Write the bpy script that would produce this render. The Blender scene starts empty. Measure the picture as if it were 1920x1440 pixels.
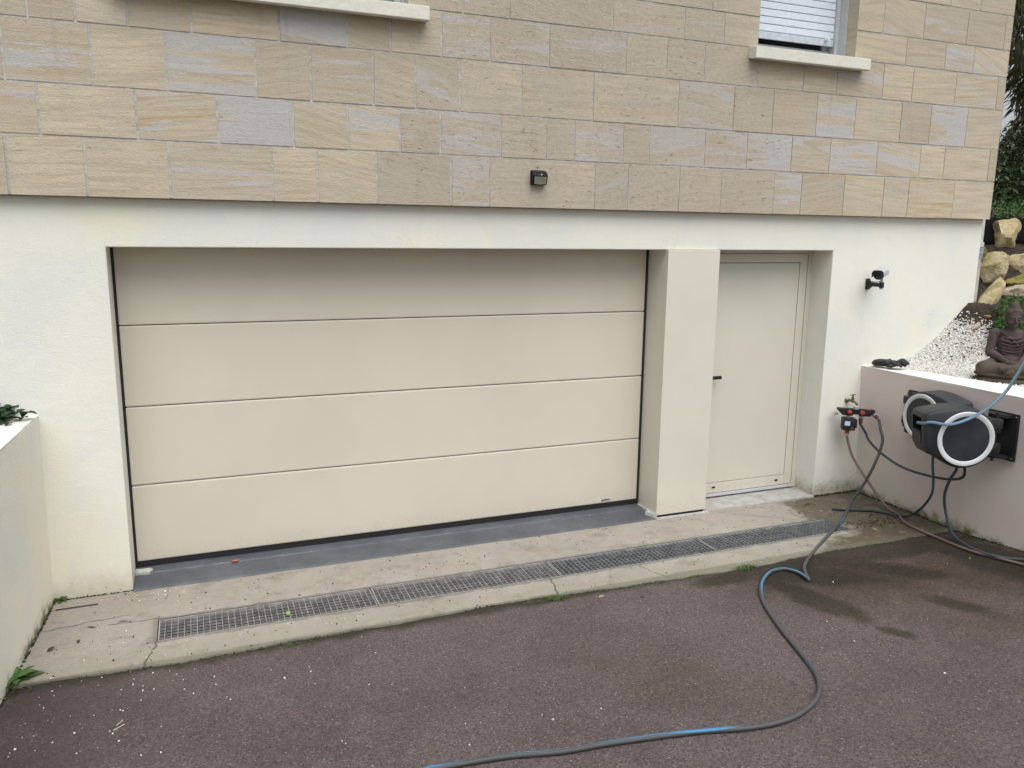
import bpy, bmesh, math, random
import numpy as np
from mathutils import Vector, Matrix
random.seed(7); RNG = np.random.default_rng(7)
C = bpy.context.scene.collection
PI = math.pi

# ------------------------------------------------------------------ camera, sky, sun, exposure
def make_camera():
    cam = bpy.data.cameras.new('camera'); o = bpy.data.objects.new('camera', cam); C.objects.link(o)
    yw, pt, rl = 0.3805, -0.1853, 0.0118
    F = Vector((math.sin(yw)*math.cos(pt), math.cos(yw)*math.cos(pt), math.sin(pt)))
    R0 = Vector((math.cos(yw), -math.sin(yw), 0)); U0 = R0.cross(F)
    R = R0*math.cos(rl) + U0*math.sin(rl); U = R.cross(F)
    m = Matrix((R, U, -F)).transposed().to_4x4(); m.translation = Vector((0.4481, -5.0782, 2.1657))
    o.matrix_world = m
    cam.sensor_width = 36; cam.lens = 1491.72/1920*36; cam.clip_start = 0.05; cam.clip_end = 600
    bpy.context.scene.camera = o
make_camera()
SUN_EL, SUN_AZ = 66, 180          # azimuth clockwise from +Y (the sun stands behind the camera, up the drive)
W = bpy.data.worlds.new('World'); bpy.context.scene.world = W; W.use_nodes = True
nt = W.node_tree
bg = nt.nodes['Background']; sky = nt.nodes.new('ShaderNodeTexSky'); sky.sky_type = 'NISHITA'; sky.sun_disc = False
sky.sun_elevation = math.radians(SUN_EL); sky.sun_rotation = math.radians(SUN_AZ)
sky.air_density = 1.0; sky.dust_density = 4.0; sky.ozone_density = 1.0
hs = nt.nodes.new('ShaderNodeHueSaturation'); hs.inputs['Saturation'].default_value = 0.30
nt.links.new(sky.outputs[0], hs.inputs['Color']); nt.links.new(hs.outputs[0], bg.inputs['Color'])
bg.inputs['Strength'].default_value = 0.085
sl = bpy.data.lights.new('sun', 'SUN'); so = bpy.data.objects.new('sun', sl); C.objects.link(so)
sl.energy = 1.5; sl.angle = math.radians(68); sl.color = (1.0, 1.0, 1.0)
_a, _e = math.radians(SUN_AZ), math.radians(SUN_EL)
so.rotation_euler = Vector((math.sin(_a)*math.cos(_e), math.cos(_a)*math.cos(_e), math.sin(_e))).to_track_quat('Z', 'Y').to_euler()
vs = bpy.context.scene.view_settings
vs.view_transform = 'Standard'; vs.look = 'None'; vs.gamma = 1; vs.exposure = 0.94

# ------------------------------------------------------------------ helpers: properties
def tag(o, label=None, cat=None, group=None, kind=None):
    if label: o['label'] = label
    if cat: o['category'] = cat
    if group: o['group'] = group
    if kind: o['kind'] = kind
    return o
def empty(name, loc, label, cat, group=None, rot=None):
    o = bpy.data.objects.new(name, None); C.objects.link(o); o.empty_display_size = .05
    o.location = loc
    if rot is not None: o.rotation_euler = rot
    return tag(o, label, cat, group)
def copy_tree(o, parent=None):
    c = o.copy(); C.objects.link(c)
    if parent: c.parent = parent
    for ch in [x for x in bpy.data.objects if x.parent == o]: copy_tree(ch, c)
    return c

# ------------------------------------------------------------------ helpers: meshes
class MB:
    def __init__(s): s.v = []; s.f = []; s.uv = {}
    def add(s, vs, fs, M=None, uvs=None):
        b = len(s.v)
        if M is not None: vs = [tuple(M @ Vector(p)) for p in vs]
        s.v.extend([tuple(p) for p in vs])
        for i, f in enumerate(fs):
            if uvs: s.uv[len(s.f)] = uvs[i]
            s.f.append(tuple(b+k for k in f))
        return s
    def box(s, x0, x1, y0, y1, z0, z1, M=None, bev=0):
        if bev > 0:
            bm = bmesh.new(); bmesh.ops.create_cube(bm, size=1)
            for v in bm.verts: v.co = Vector((x0+(v.co.x+.5)*(x1-x0), y0+(v.co.y+.5)*(y1-y0), z0+(v.co.z+.5)*(z1-z0)))
            bmesh.ops.bevel(bm, geom=list(bm.edges), offset=bev, segments=2, profile=.6, affect='EDGES')
            return s.bm(bm, M)
        vs = [(x0,y0,z0),(x1,y0,z0),(x1,y1,z0),(x0,y1,z0),(x0,y0,z1),(x1,y0,z1),(x1,y1,z1),(x0,y1,z1)]
        return s.add(vs, [(0,3,2,1),(4,5,6,7),(0,1,5,4),(1,2,6,5),(2,3,7,6),(3,0,4,7)], M)
    def bm(s, bm, M=None):
        bm.verts.ensure_lookup_table(); bm.verts.index_update()
        s.add([tuple(v.co) for v in bm.verts], [tuple(v.index for v in f.verts) for f in bm.faces], M); bm.free(); return s
    def prism(s, pts, z0, z1, M=None):
        n = len(pts); vs = [(x, y, z0) for x, y in pts]+[(x, y, z1) for x, y in pts]
        fs = [tuple(range(n))[::-1], tuple(range(n, 2*n))]+[(i, (i+1) % n, n+(i+1) % n, n+i) for i in range(n)]
        return s.add(vs, fs, M)
    def rings(s, rings, M=None, cap=True, closed=True):
        n = len(rings[0]); vs = [p for r in rings for p in r]; fs = []
        for k in range(len(rings)-1):
            for i in range(n if closed else n-1):
                j = (i+1) % n; fs.append((k*n+i, k*n+j, (k+1)*n+j, (k+1)*n+i))
        if cap: fs.append(tuple(range(n))[::-1]); fs.append(tuple((len(rings)-1)*n+i for i in range(n)))
        return s.add(vs, fs, M)
    def lathe(s, prof, M=None, n=32, cap=True):   # prof: (radius, height) about local Z
        return s.rings([[(r*math.cos(2*PI*i/n), r*math.sin(2*PI*i/n), h) for i in range(n)] for r, h in prof], M, cap)
    def tube(s, pts, r, n=10, cap=True):
        pts = [Vector(p) for p in pts]; N = len(pts); rr = r if hasattr(r, '__len__') else [r]*N
        T = [(pts[min(i+1, N-1)]-pts[max(i-1, 0)]).normalized() for i in range(N)]
        up = Vector((0, 0, 1)) if abs(T[0].z) < .9 else Vector((1, 0, 0))
        a = T[0].cross(up).normalized(); L = 0; rings = []; ls = []
        for i in range(N):
            a = (a - T[i]*a.dot(T[i])).normalized(); b = T[i].cross(a)
            if i: L += (pts[i]-pts[i-1]).length
            ls.append(L); rings.append([tuple(pts[i]+(a*math.cos(2*PI*k/n)+b*math.sin(2*PI*k/n))*rr[i]) for k in range(n)])
        vs = [p for q in rings for p in q]; fs = []; uvs = []
        for k in range(N-1):
            for i in range(n):
                j = (i+1) % n; fs.append((k*n+j, k*n+i, (k+1)*n+i, (k+1)*n+j))
                uvs.append([((i+1)/n, ls[k]), (i/n, ls[k]), (i/n, ls[k+1]), ((i+1)/n, ls[k+1])])
        if cap:
            fs.append(tuple(range(n))); uvs.append([(0, 0)]*n)
            fs.append(tuple((N-1)*n+i for i in range(n))[::-1]); uvs.append([(0, L)]*n)
        return s.add(vs, fs, None, uvs)
    def ball(s, c, r, M=None, seg=20, rings=14, R=None):
        r = (r, r, r) if not hasattr(r, '__len__') else r; vs = []; fs = []
        vs.append((0, 0, 1))
        for i in range(1, rings):
            t = PI*i/rings
            for j in range(seg): vs.append((math.sin(t)*math.cos(2*PI*j/seg), math.sin(t)*math.sin(2*PI*j/seg), math.cos(t)))
        vs.append((0, 0, -1)); L = len(vs)-1
        for j in range(seg):
            k = (j+1) % seg; fs.append((0, 1+j, 1+k)); fs.append((L, L-seg+k, L-seg+j))
            for i in range(rings-2): fs.append((1+i*seg+j, 1+(i+1)*seg+j, 1+(i+1)*seg+k, 1+i*seg+k))
        R = R or Matrix.Identity(3)
        vs = [tuple(Vector(c)+R @ Vector((p[0]*r[0], p[1]*r[1], p[2]*r[2]))) for p in vs]
        return s.add(vs, fs, M)
    def capsule(s, a, b, ra, rb, n=16, flat=1.0):   # tapered limb with round ends
        a, b = Vector(a), Vector(b); d = (b-a); L = d.length; d.normalize()
        rings = []; up = Vector((0, 0, 1)) if abs(d.z) < .9 else Vector((0, 1, 0))
        u = d.cross(up).normalized(); w = u.cross(d)
        prof = [(-math.cos(t)*ra, math.sin(t)*ra) for t in np.linspace(.15, PI/2, 5)]+[(L+math.sin(t)*rb, math.cos(t)*rb) for t in np.linspace(0, PI/2-.15, 5)]
        for h, r in prof: rings.append([tuple(a+d*h+(u*math.cos(2*PI*k/n)+w*math.sin(2*PI*k/n)*flat)*r) for k in range(n)])
        return s.rings([q[::-1] for q in rings])
    def build(s, name, mat, parent=None, smooth=False, origin=None, auto=None):
        me = bpy.data.meshes.new(name); v = s.v
        if origin is not None: v = [(p[0]-origin[0], p[1]-origin[1], p[2]-origin[2]) for p in v]
        me.from_pydata(v, [], s.f)
        if s.uv:
            ul = me.uv_layers.new(name='UVMap').data
            for p in me.polygons:
                q = s.uv.get(p.index)
                if q:
                    for k, li in enumerate(p.loop_indices): ul[li].uv = q[k]
        me.materials.append(mat); me.validate(); me.update()
        o = bpy.data.objects.new(name, me); C.objects.link(o)
        if parent: o.parent = parent
        if origin is not None and not parent: o.location = origin
        if smooth:
            for p in me.polygons: p.use_smooth = True
        if auto:
            for p in me.polygons: p.use_smooth = True
            me.set_sharp_from_angle(angle=math.radians(auto))
        return o
def sheet(name, nx, ny, fn, mat, parent=None):      # grid sheet: fn(u, v) -> point
    vs = [fn(i/nx, j/ny) for j in range(ny+1) for i in range(nx+1)]
    fs = [(j*(nx+1)+i, j*(nx+1)+i+1, (j+1)*(nx+1)+i+1, (j+1)*(nx+1)+i) for j in range(ny) for i in range(nx)]
    return MB().add(vs, fs).build(name, mat, parent, smooth=True)
def spline(pts, step=.02):                          # Catmull-Rom through points
    P = [Vector(p) for p in pts]; P = [P[0]*2-P[1]]+P+[P[-1]*2-P[-2]]; out = []
    for i in range(1, len(P)-2):
        n = max(2, int((P[i+1]-P[i]).length/step))
        for k in range(n):
            t = k/n; a, b, c, d = P[i-1], P[i], P[i+1], P[i+2]
            out.append(.5*((2*b)+(c-a)*t+(2*a-5*b+4*c-d)*t*t+(3*b-a-3*c+d)*t**3))
    out.append(P[-2]); return out

# ------------------------------------------------------------------ helpers: materials
class Mat:
    def __init__(s, name, rough=.8, metal=0., spec=.5):
        s.m = bpy.data.materials.new(name); s.m.use_nodes = True; s.nt = s.m.node_tree
        s.b = s.nt.nodes['Principled BSDF']; s.b.inputs['Roughness'].default_value = rough
        s.b.inputs['Metallic'].default_value = metal; s.b.inputs['Specular IOR Level'].default_value = spec
        s.tc = s.nt.nodes.new('ShaderNodeTexCoord'); s.geo = s.nt.nodes.new('ShaderNodeNewGeometry'); s.P = s.geo.outputs['Position']; s.O = s.tc.outputs['Object']
    def n(s, t, **kw):
        x = s.nt.nodes.new(t)
        for k, v in kw.items(): setattr(x, k, v)
        return x
    def set(s, sock, v):
        if v is None: return
        if isinstance(v, bpy.types.NodeSocket): s.nt.links.new(v, sock)
        elif hasattr(v, '__len__') and sock.type == 'RGBA' and len(v) == 3: sock.default_value = (*v, 1)
        else: sock.default_value = v
    def map(s, src, scale=(1, 1, 1), loc=(0, 0, 0), rot=(0, 0, 0)):
        x = s.n('ShaderNodeMapping'); s.set(x.inputs['Vector'], src); s.set(x.inputs['Scale'], scale); s.set(x.inputs['Location'], loc); s.set(x.inputs['Rotation'], rot); return x.outputs[0]
    def noise(s, vec, scale=5, det=4, rough=.55, dist=0, out='Fac'):
        x = s.n('ShaderNodeTexNoise'); s.set(x.inputs['Vector'], vec); s.set(x.inputs['Scale'], scale); s.set(x.inputs['Detail'], det); s.set(x.inputs['Roughness'], rough); s.set(x.inputs['Distortion'], dist); return x.outputs[out]
    def vor(s, vec, scale=5, out='Distance', feature='F1', rnd=1):
        x = s.n('ShaderNodeTexVoronoi', feature=feature); s.set(x.inputs['Vector'], vec); s.set(x.inputs['Scale'], scale); s.set(x.inputs['Randomness'], rnd); return x.outputs[out]
    def mr(s, v, a, b, c=0., d=1., smooth=True):
        x = s.n('ShaderNodeMapRange', interpolation_type='SMOOTHSTEP' if smooth else 'LINEAR')
        for k, q in zip(('Value', 'From Min', 'From Max', 'To Min', 'To Max'), (v, a, b, c, d)): s.set(x.inputs[k], q)
        return x.outputs[0]
    def ma(s, op, a, b=None, c=None):
        x = s.n('ShaderNodeMath', operation=op)
        for k, q in enumerate((a, b, c)): s.set(x.inputs[k], q)
        return x.outputs[0]
    def mix(s, f, a, b, mode='MIX'):
        x = s.n('ShaderNodeMix', data_type='RGBA', blend_type=mode); s.set(x.inputs[0], f); s.set(x.inputs[6], a); s.set(x.inputs[7], b); return x.outputs[2]
    def xyz(s, v):
        x = s.n('ShaderNodeSeparateXYZ'); s.set(x.inputs[0], v); return x.outputs
    def vec(s, x_, y_, z_):
        x = s.n('ShaderNodeCombineXYZ'); s.set(x.inputs[0], x_); s.set(x.inputs[1], y_); s.set(x.inputs[2], z_); return x.outputs[0]
    def vadd(s, a, b):
        x = s.n('ShaderNodeVectorMath', operation='ADD'); s.set(x.inputs[0], a); s.set(x.inputs[1], b); return x.outputs[0]
    def attr(s, name):
        x = s.n('ShaderNodeAttribute', attribute_name=name); return x
    def bump(s, h, dist=.01, strength=1.0, prev=None):
        x = s.n('ShaderNodeBump'); s.set(x.inputs['Height'], h); s.set(x.inputs['Distance'], dist); s.set(x.inputs['Strength'], strength)
        if prev is not None: s.set(x.inputs['Normal'], prev)
        return x.outputs[0]
    def blob(s, x0, y0, rx, ry, ang=0, wob=.5, soft=.35, scale=9, vec=None):   # soft mask of an irregular patch on the XY plane
        v = s.map(s.P if vec is None else vec, loc=(-x0, -y0, 0)); v = s.map(v, rot=(0, 0, -ang)); v = s.map(v, scale=(1/rx, 1/ry, 0))
        L = s.n('ShaderNodeVectorMath', operation='LENGTH'); s.set(L.inputs[0], v)
        w = s.ma('ADD', s.ma('MULTIPLY', s.ma('SUBTRACT', s.noise(s.P, scale, 5, .6), .5), wob*2.4), s.ma('MULTIPLY', s.ma('SUBTRACT', s.noise(s.P, scale*5, 5, .8), .5), wob*2.2))
        return s.mr(s.ma('ADD', L.outputs['Value'], w), 1+soft, 1-soft)
    def out(s, col=None, normal=None, rough=None):
        if col is not None: s.set(s.b.inputs['Base Color'], col)
        if normal is not None: s.set(s.b.inputs['Normal'], normal)
        if rough is not None: s.set(s.b.inputs['Roughness'], rough)
        return s.m
def simple(name, col, rough=.6, metal=0., var=.12, scale=30, bump=.0, spec=.5, dirt=None):
    m = Mat(name, rough, metal, spec); nz = m.noise(m.O, scale, 5, .6)
    c = m.mix(m.mr(nz, .3, .7), tuple(x*(1-var) for x in col), tuple(min(1, x*(1+var)) for x in col))
    if dirt: c = m.mix(m.mr(m.noise(m.O, scale*.4, 6, .7), .52, .75), c, dirt)
    return m.out(c, m.bump(m.noise(m.O, scale*4, 3), bump) if bump else None, m.mr(m.noise(m.O, scale*.7, 4), .2, .8, max(0, rough-.1), min(1, rough+.12)))

# ---- painted render (off-white), with brushed patches, hairlines and a dirty, mossy foot
def mat_plaster(name, base, alt, cool, foot=.18, green=0.0, patch=None, corner=False):
    m = Mat(name, .85, spec=.3); P = m.P; X = m.xyz(P)
    n1 = m.noise(m.map(P, (1, 1, .7)), 1.7, 3, .5); n2 = m.noise(m.map(P, (1.6, 1.6, .55)), 5.5, 5, .6, .4); n3 = m.noise(P, 60, 4, .65)
    n4 = m.noise(m.map(P, (1, 1, .8), (5, 2, 8)), .9, 3, .5)
    c = m.mix(m.mr(n4, .48, .66, 0, .75), base, alt); c = m.mix(m.mr(n1, .46, .62, 0, .75), c, cool); c = m.mix(m.mr(n2, .52, .72, 0, .35), c, cool)
    # square-ish roller patches
    v = m.vor(m.map(P, (1.9, 1.9, 3.3)), 1.5, 'Color'); vv = m.xyz(v)[0]
    c = m.mix(m.mr(vv, .6, .9, 0, .30), c, tuple(min(1, k*1.05) for k in base), 'MIX')
    c = m.mix(m.mr(n3, .60, .82, 0, .14), c, tuple(k*.8 for k in base)); hl = m.ma('ABSOLUTE', m.ma('SUBTRACT', m.noise(m.map(P, (1, 1, 1), (4, 4, 4)), 1.6, 7, .62), .5)); c = m.mix(m.ma('MULTIPLY', m.mr(hl, .0022, .0006), m.mr(m.noise(P, 1.3, 2), .56, .64, 0, .5)), c, tuple(k*.55 for k in base)); c = m.mix(m.mr(m.noise(m.map(P, (22, 22, 2.2)), 1, 4, .6), .64, .78, 0, .22), c, tuple(k*.78 for k in base))
    if corner:
        zc = m.ma('ADD', X[2], m.ma('MULTIPLY', m.ma('SUBTRACT', m.noise(P, 9, 6, .7), .5), .22)); cm = m.ma('MULTIPLY', m.mr(zc, .15, .03), m.mr(X[0], 5.1, 5.3)); c = m.mix(m.ma('MULTIPLY', cm, .6), c, (.30, .27, .19)); c = m.mix(m.ma('MULTIPLY', cm, m.mr(m.noise(P, 30, 5, .7), .50, .60, 0, .85)), c, (.07, .075, .04))
    if patch: c = patch(m, c)
    z = X[2]; zz = m.ma('ADD', z, m.ma('MULTIPLY', m.ma('SUBTRACT', m.noise(P, 7, 6, .65), .5), .30))
    c = m.mix(m.mr(zz, foot, -.02, 0, .62), c, (.46, .42, .32))
    spots = m.mr(m.noise(P, 38, 6, .7), .58, .68); c = m.mix(m.ma('MULTIPLY', spots, m.mr(zz, foot, 0.0, 0, .8)), c, (.17, .16, .10))
    if green: c = m.mix(m.mr(zz, .10*green+.01, -.02, 0, .9), c, (.09, .105, .035))
    b = m.bump(m.noise(P, 130, 3, .6), .0022); b = m.bump(m.noise(P, 14, 5, .55), .0022, 1, b)
    return m.out(c, b)
def bare_right(m, c):      # bare pale patches in the mauve paint and chips at its top edge
    P = m.P; X = m.xyz(P); yz = m.vec(X[1], X[2], 0)
    a = m.ma('ADD', m.ma('ADD', m.blob(-.10, .12, .42, .33, .3, .45, .05, 4, yz), m.blob(-1.62, .50, .26, .22, .1, .6, .10, 5, yz)), m.blob(-1.30, .02, .5, .10, 0, .5, .10, 7, yz))
    c = m.mix(m.ma('MULTIPLY', m.ma('MINIMUM', a, 1.), .72), c, (.64, .61, .54))
    chips = m.mr(m.noise(P, 22, 5, .6), .66, .69); return m.mix(m.ma('MULTIPLY', chips, .6), c, (.66, .6, .56))
PLASTER = mat_plaster('painted_render', (.75, .738, .650), (.755, .725, .57), (.695, .70, .67), .20, corner=True)
PLASTER_L = mat_plaster('painted_render_side', (.83, .81, .70), (.82, .785, .65), (.76, .76, .71), .10, .35)
MAUVE = mat_plaster('mauve_render', (.655, .575, .545), (.62, .54, .51), (.67, .605, .565), .10, .6, bare_right)
WHITECAP = simple('white_cap_paint', (.70, .69, .655), .7, var=.05, scale=12, bump=.002, dirt=(.6, .56, .5))

# ---- facing stone: each block carries its own tone / banding / ochre / pitting
def mat_stone():
    m = Mat('sawn_limestone', .88, spec=.25); P = m.P
    a = m.attr('blk'); A = m.xyz(a.outputs['Vector']); b_ = m.attr('blk2'); B = m.xyz(b_.outputs['Vector'])
    seed = m.vec(m.ma('MULTIPLY', B[0], 37.), m.ma('MULTIPLY', B[0], 91.), m.ma('MULTIPLY', B[0], 53.))
    Q = m.vadd(P, seed); X = m.xyz(P)
    tilt = m.ma('MULTIPLY', m.ma('POWER', m.ma('MULTIPLY', m.ma('SUBTRACT', B[0], .5), 2.), 3.), .38)
    Qx = m.xyz(Q); zt = m.ma('ADD', Qx[2], m.ma('MULTIPLY', Qx[0], tilt))
    V = m.vec(Qx[0], Qx[1], zt)
    band = m.noise(m.map(V, (1.1, 1, 13)), 1.0, 6, .62, .5); band2 = m.noise(m.map(V, (2.5, 1, 45)), 1.0, 5, .6, .35)
    tone = m.mix(A[0], (.43, .375, .295), (.60, .52, .385)); tone = m.mix(m.mr(band2, .40, .66, 0, .55), tone, (.38, .315, .225))
    tone = m.mix(m.mr(m.noise(Q, 4, 3), .4, .7, 0, .45), tone, (.46, .42, .35))
    th = m.ma('SUBTRACT', .82, m.ma('MULTIPLY', A[1], .40))
    g = m.mr(band, th, m.ma('ADD', th, .02)); gc = m.mix(m.mr(band2, .3, .7), (.445, .44, .445), (.51, .505, .515)); c = m.mix(m.ma('MULTIPLY', g, .8), tone, gc)
    edge = m.ma('MULTIPLY', g, m.mr(band, m.ma('ADD', th, .05), th)); c = m.mix(m.ma('MULTIPLY', edge, .35), c, (.60, .59, .57))
    ob = m.noise(m.map(V, (.9, 1, 19), loc=(3, 1, 7)), 1.0, 4, .6, .6)
    o = m.ma('MULTIPLY', m.mr(ob, .50, .66), A[2]); c = m.mix(m.ma('MULTIPLY', o, .85), c, (.46, .325, .165))
    # pits: short dark horizontal flecks
    pit = m.mr(m.noise(m.map(Q, (20, 20, 85)), 1, 3, .5), .655, .715); pm = m.mr(m.noise(Q, 5, 3), .40, .60)
    pf = m.ma('MULTIPLY', m.ma('MULTIPLY', pit, pm), B[1]); c = m.mix(m.ma('MULTIPLY', pf, .75), c, (.14, .115, .085)); rs = m.ma('MULTIPLY', m.mr(m.noise(m.map(P, (13, 13, .9)), 1, 4, .6), .58, .74), m.mr(m.noise(P, 1.1, 3), .4, .6)); c = m.mix(m.ma('MULTIPLY', rs, .28), c, (.27, .235, .19))
    # white paint / lichen flecks round the middle of the upper wall
    w = m.mr(m.vor(m.map(P, (1, 1, 1)), 46, 'Distance'), .26, .17); wn = m.mr(m.noise(P, 5.5, 5, .65), .44, .58)
    wm = m.ma('MULTIPLY', m.mr(X[2], 2.5, 3.3, .12, 1.), m.ma('MULTIPLY', m.mr(X[0], 1.6, 2.2), m.mr(X[0], 4.6, 4.2)))
    c = m.mix(m.ma('MULTIPLY', m.ma('MULTIPLY', w, wn), wm), c, (.70, .66, .57))
    # weathered greyer centre, grime
    gr = m.ma('MULTIPLY', m.mr(X[0], 1.2, 2.4), m.mr(X[0], 5.0, 3.8)); c = m.mix(m.ma('MULTIPLY', gr, m.mr(m.noise(P, 2.2, 5, .6), .3, .6, .15, .48)), c, (.40, .355, .295))
    fine = m.noise(P, 210, 3, .6); mott = m.noise(P, 42, 5, .7); c = m.mix(m.ma('MULTIPLY', m.mr(mott, .45, .7), m.ma('ADD', m.ma('MULTIPLY', gr, .28), .05)), c, (.56, .50, .40)); c = m.mix(m.ma('MULTIPLY', m.mr(mott, .5, .3), m.ma('ADD', m.ma('MULTIPLY', gr, .18), .02)), c, (.29, .25, .19))
    c = m.mix(m.mr(fine, .3, .72, 0, .22), c, tuple(k for k in (.28, .24, .18)))
    b = m.bump(m.noise(P, 170, 3), .003); b = m.bump(mott, .004, 1, b); b = m.bump(pf, -.006, 1, b); b = m.bump(band2, .002, 1, b)
    return m.out(c, b)
STONE = mat_stone()
MORTAR = simple('pale_mortar', (.47, .45, .42), .95, var=.18, scale=25, bump=.004, dirt=(.36, .33, .28))

# ---- ground materials
def mat_concrete():
    m = Mat('apron_concrete', .9, spec=.3); P = m.P; X = m.xyz(P)
    c = m.mix(m.mr(m.noise(P, 2.3, 5, .6), .35, .65), (.312, .290, .250), (.262, .246, .214)); c = m.mix(m.mr(m.noise(P, 9, 6, .65), .45, .68, 0, .6), c, (.345, .32, .275))
    c = m.mix(m.mr(m.noise(P, 55, 5, .7), .5, .72, 0, .45), c, (.20, .18, .145))
    c = m.mix(m.mr(m.noise(m.map(P, (1, 1, 1), (9, 4, 0)), 20, 5, .65), .60, .70, 0, .5), c, (.43, .40, .34))
    # pinker trowelled band at the back
    c = m.mix(m.ma('MULTIPLY', m.mr(X[1], -.42, -.30, 0, .3), m.mr(m.noise(P, 5, 4), .35, .6)), c, (.31, .26, .21))
    # greenish front lip
    gz = m.ma('ADD', X[1], m.ma('MULTIPLY', m.ma('SUBTRACT', m.noise(P, 6, 5), .5), .25)); c = m.mix(m.mr(gz, -.70, -.90, 0, .38), c, (.225, .22, .165))
    # wet, mossy and muddy corner by the tap
    wet = m.ma('MINIMUM', m.ma('ADD', m.blob(5.45, -.35, .62, .50, 0, .45, .15, 5), m.blob(5.2, -.95, .75, .22, .1, .45, .2, 6)), 1.)
    c = m.mix(m.ma('MULTIPLY', wet, .9), c, (.074, .062, .036)); c = m.mix(m.ma('MULTIPLY', wet, m.mr(m.noise(P, 11, 5, .7), .56, .68)), c, (.26, .24, .19))
    c = m.mix(m.ma('MULTIPLY', wet, m.mr(m.noise(P, 16, 6, .7), .60, .66)), c, (.035, .026, .016))
    c = m.mix(m.mr(m.ma('ADD', m.ma('ABSOLUTE', X[1]), m.ma('MULTIPLY', m.noise(P, 14, 5), .05)), .045, .015, 0, .8), c, (.07, .075, .03))
    # cracks
    def crack(x0, y0, x1, y1, amp=.03, w=.004):
        L = math.hypot(x1-x0, y1-y0); an = math.atan2(y1-y0, x1-x0)
        v = m.map(m.map(P, loc=(-x0, -y0, 0)), rot=(0, 0, -an)); v = m.xyz(v)
        d = m.ma('ABSOLUTE', m.ma('ADD', v[1], m.ma('MULTIPLY', m.ma('SUBTRACT', m.noise(P, 10, 5, .6), .5), amp*2)))
        return m.ma('MULTIPLY', m.mr(d, w*1.1, w*.3), m.ma('MULTIPLY', m.mr(v[0], -.01, .01), m.mr(v[0], L+.01, L-.01)))
    k = None
    for q in ((2.48, -.70, 2.41, -.96, .03, .006), (.16, -.72, .10, -.97, .03, .005), (-.44, -.40, .0, -.33, .05, .004), (-.1, -.43, .17, -.44, .03, .005), (3.1, -.75, 3.2, -.98, .03, .003), (4.25, -.05, 4.75, -.42, .05, .003), (4.9, -.42, 5.7, -.30, .05, .004)):
        x = crack(*q); k = x if k is None else m.ma('MAXIMUM', k, x)
    c = m.mix(m.ma('MULTIPLY', k, .7), c, (.075, .068, .045)); pk = m.mr(m.noise(P, 70, 5, .7), .63, .70); c = m.mix(m.ma('MULTIPLY', pk, .55), c, (.13, .115, .085)); st_ = m.noise(m.map(P, (1, 1.6, 1)), 3.4, 6, .7); c = m.mix(m.mr(st_, .52, .66, 0, .6), c, (.175, .158, .122)); dy = m.ma('ABSOLUTE', m.ma('ADD', X[1], .591)); dd = m.ma('ADD', dy, m.ma('MULTIPLY', m.ma('SUBTRACT', m.noise(P, 9, 6, .7), .5), .07)); c = m.mix(m.ma('MULTIPLY', m.mr(dd, .165, .135), m.ma('MULTIPLY', m.mr(X[0], .10, .16), m.mr(X[0], 5.05, 4.98, 0, .6))), c, (.10, .092, .07)); ed = m.ma('ADD', X[1], m.ma('MULTIPLY', m.ma('SUBTRACT', m.noise(P, 12, 5, .7), .5), .06)); c = m.mix(m.mr(ed, -.915, -.955, 0, .65), c, (.12, .115, .08)); c = m.mix(m.mr(m.noise(P, 130, 4, .8), .56, .70, 0, .5), c, (.15, .135, .105)); pl_ = m.mr(m.noise(m.map(P, loc=(3, 3, 0)), 33, 6, .7), .56, .70); c = m.mix(m.ma('MULTIPLY', pl_, .4), c, (.40, .38, .33))
    b = m.bump(m.noise(P, 110, 4, .7), .003); b = m.bump(m.noise(P, 9, 6, .6), .012, 1, b); b = m.bump(k, -.008, 1, b)
    return m.out(c, b, m.mr(wet, 0, 1, .92, .5))
CONCRETE = mat_concrete()
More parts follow.
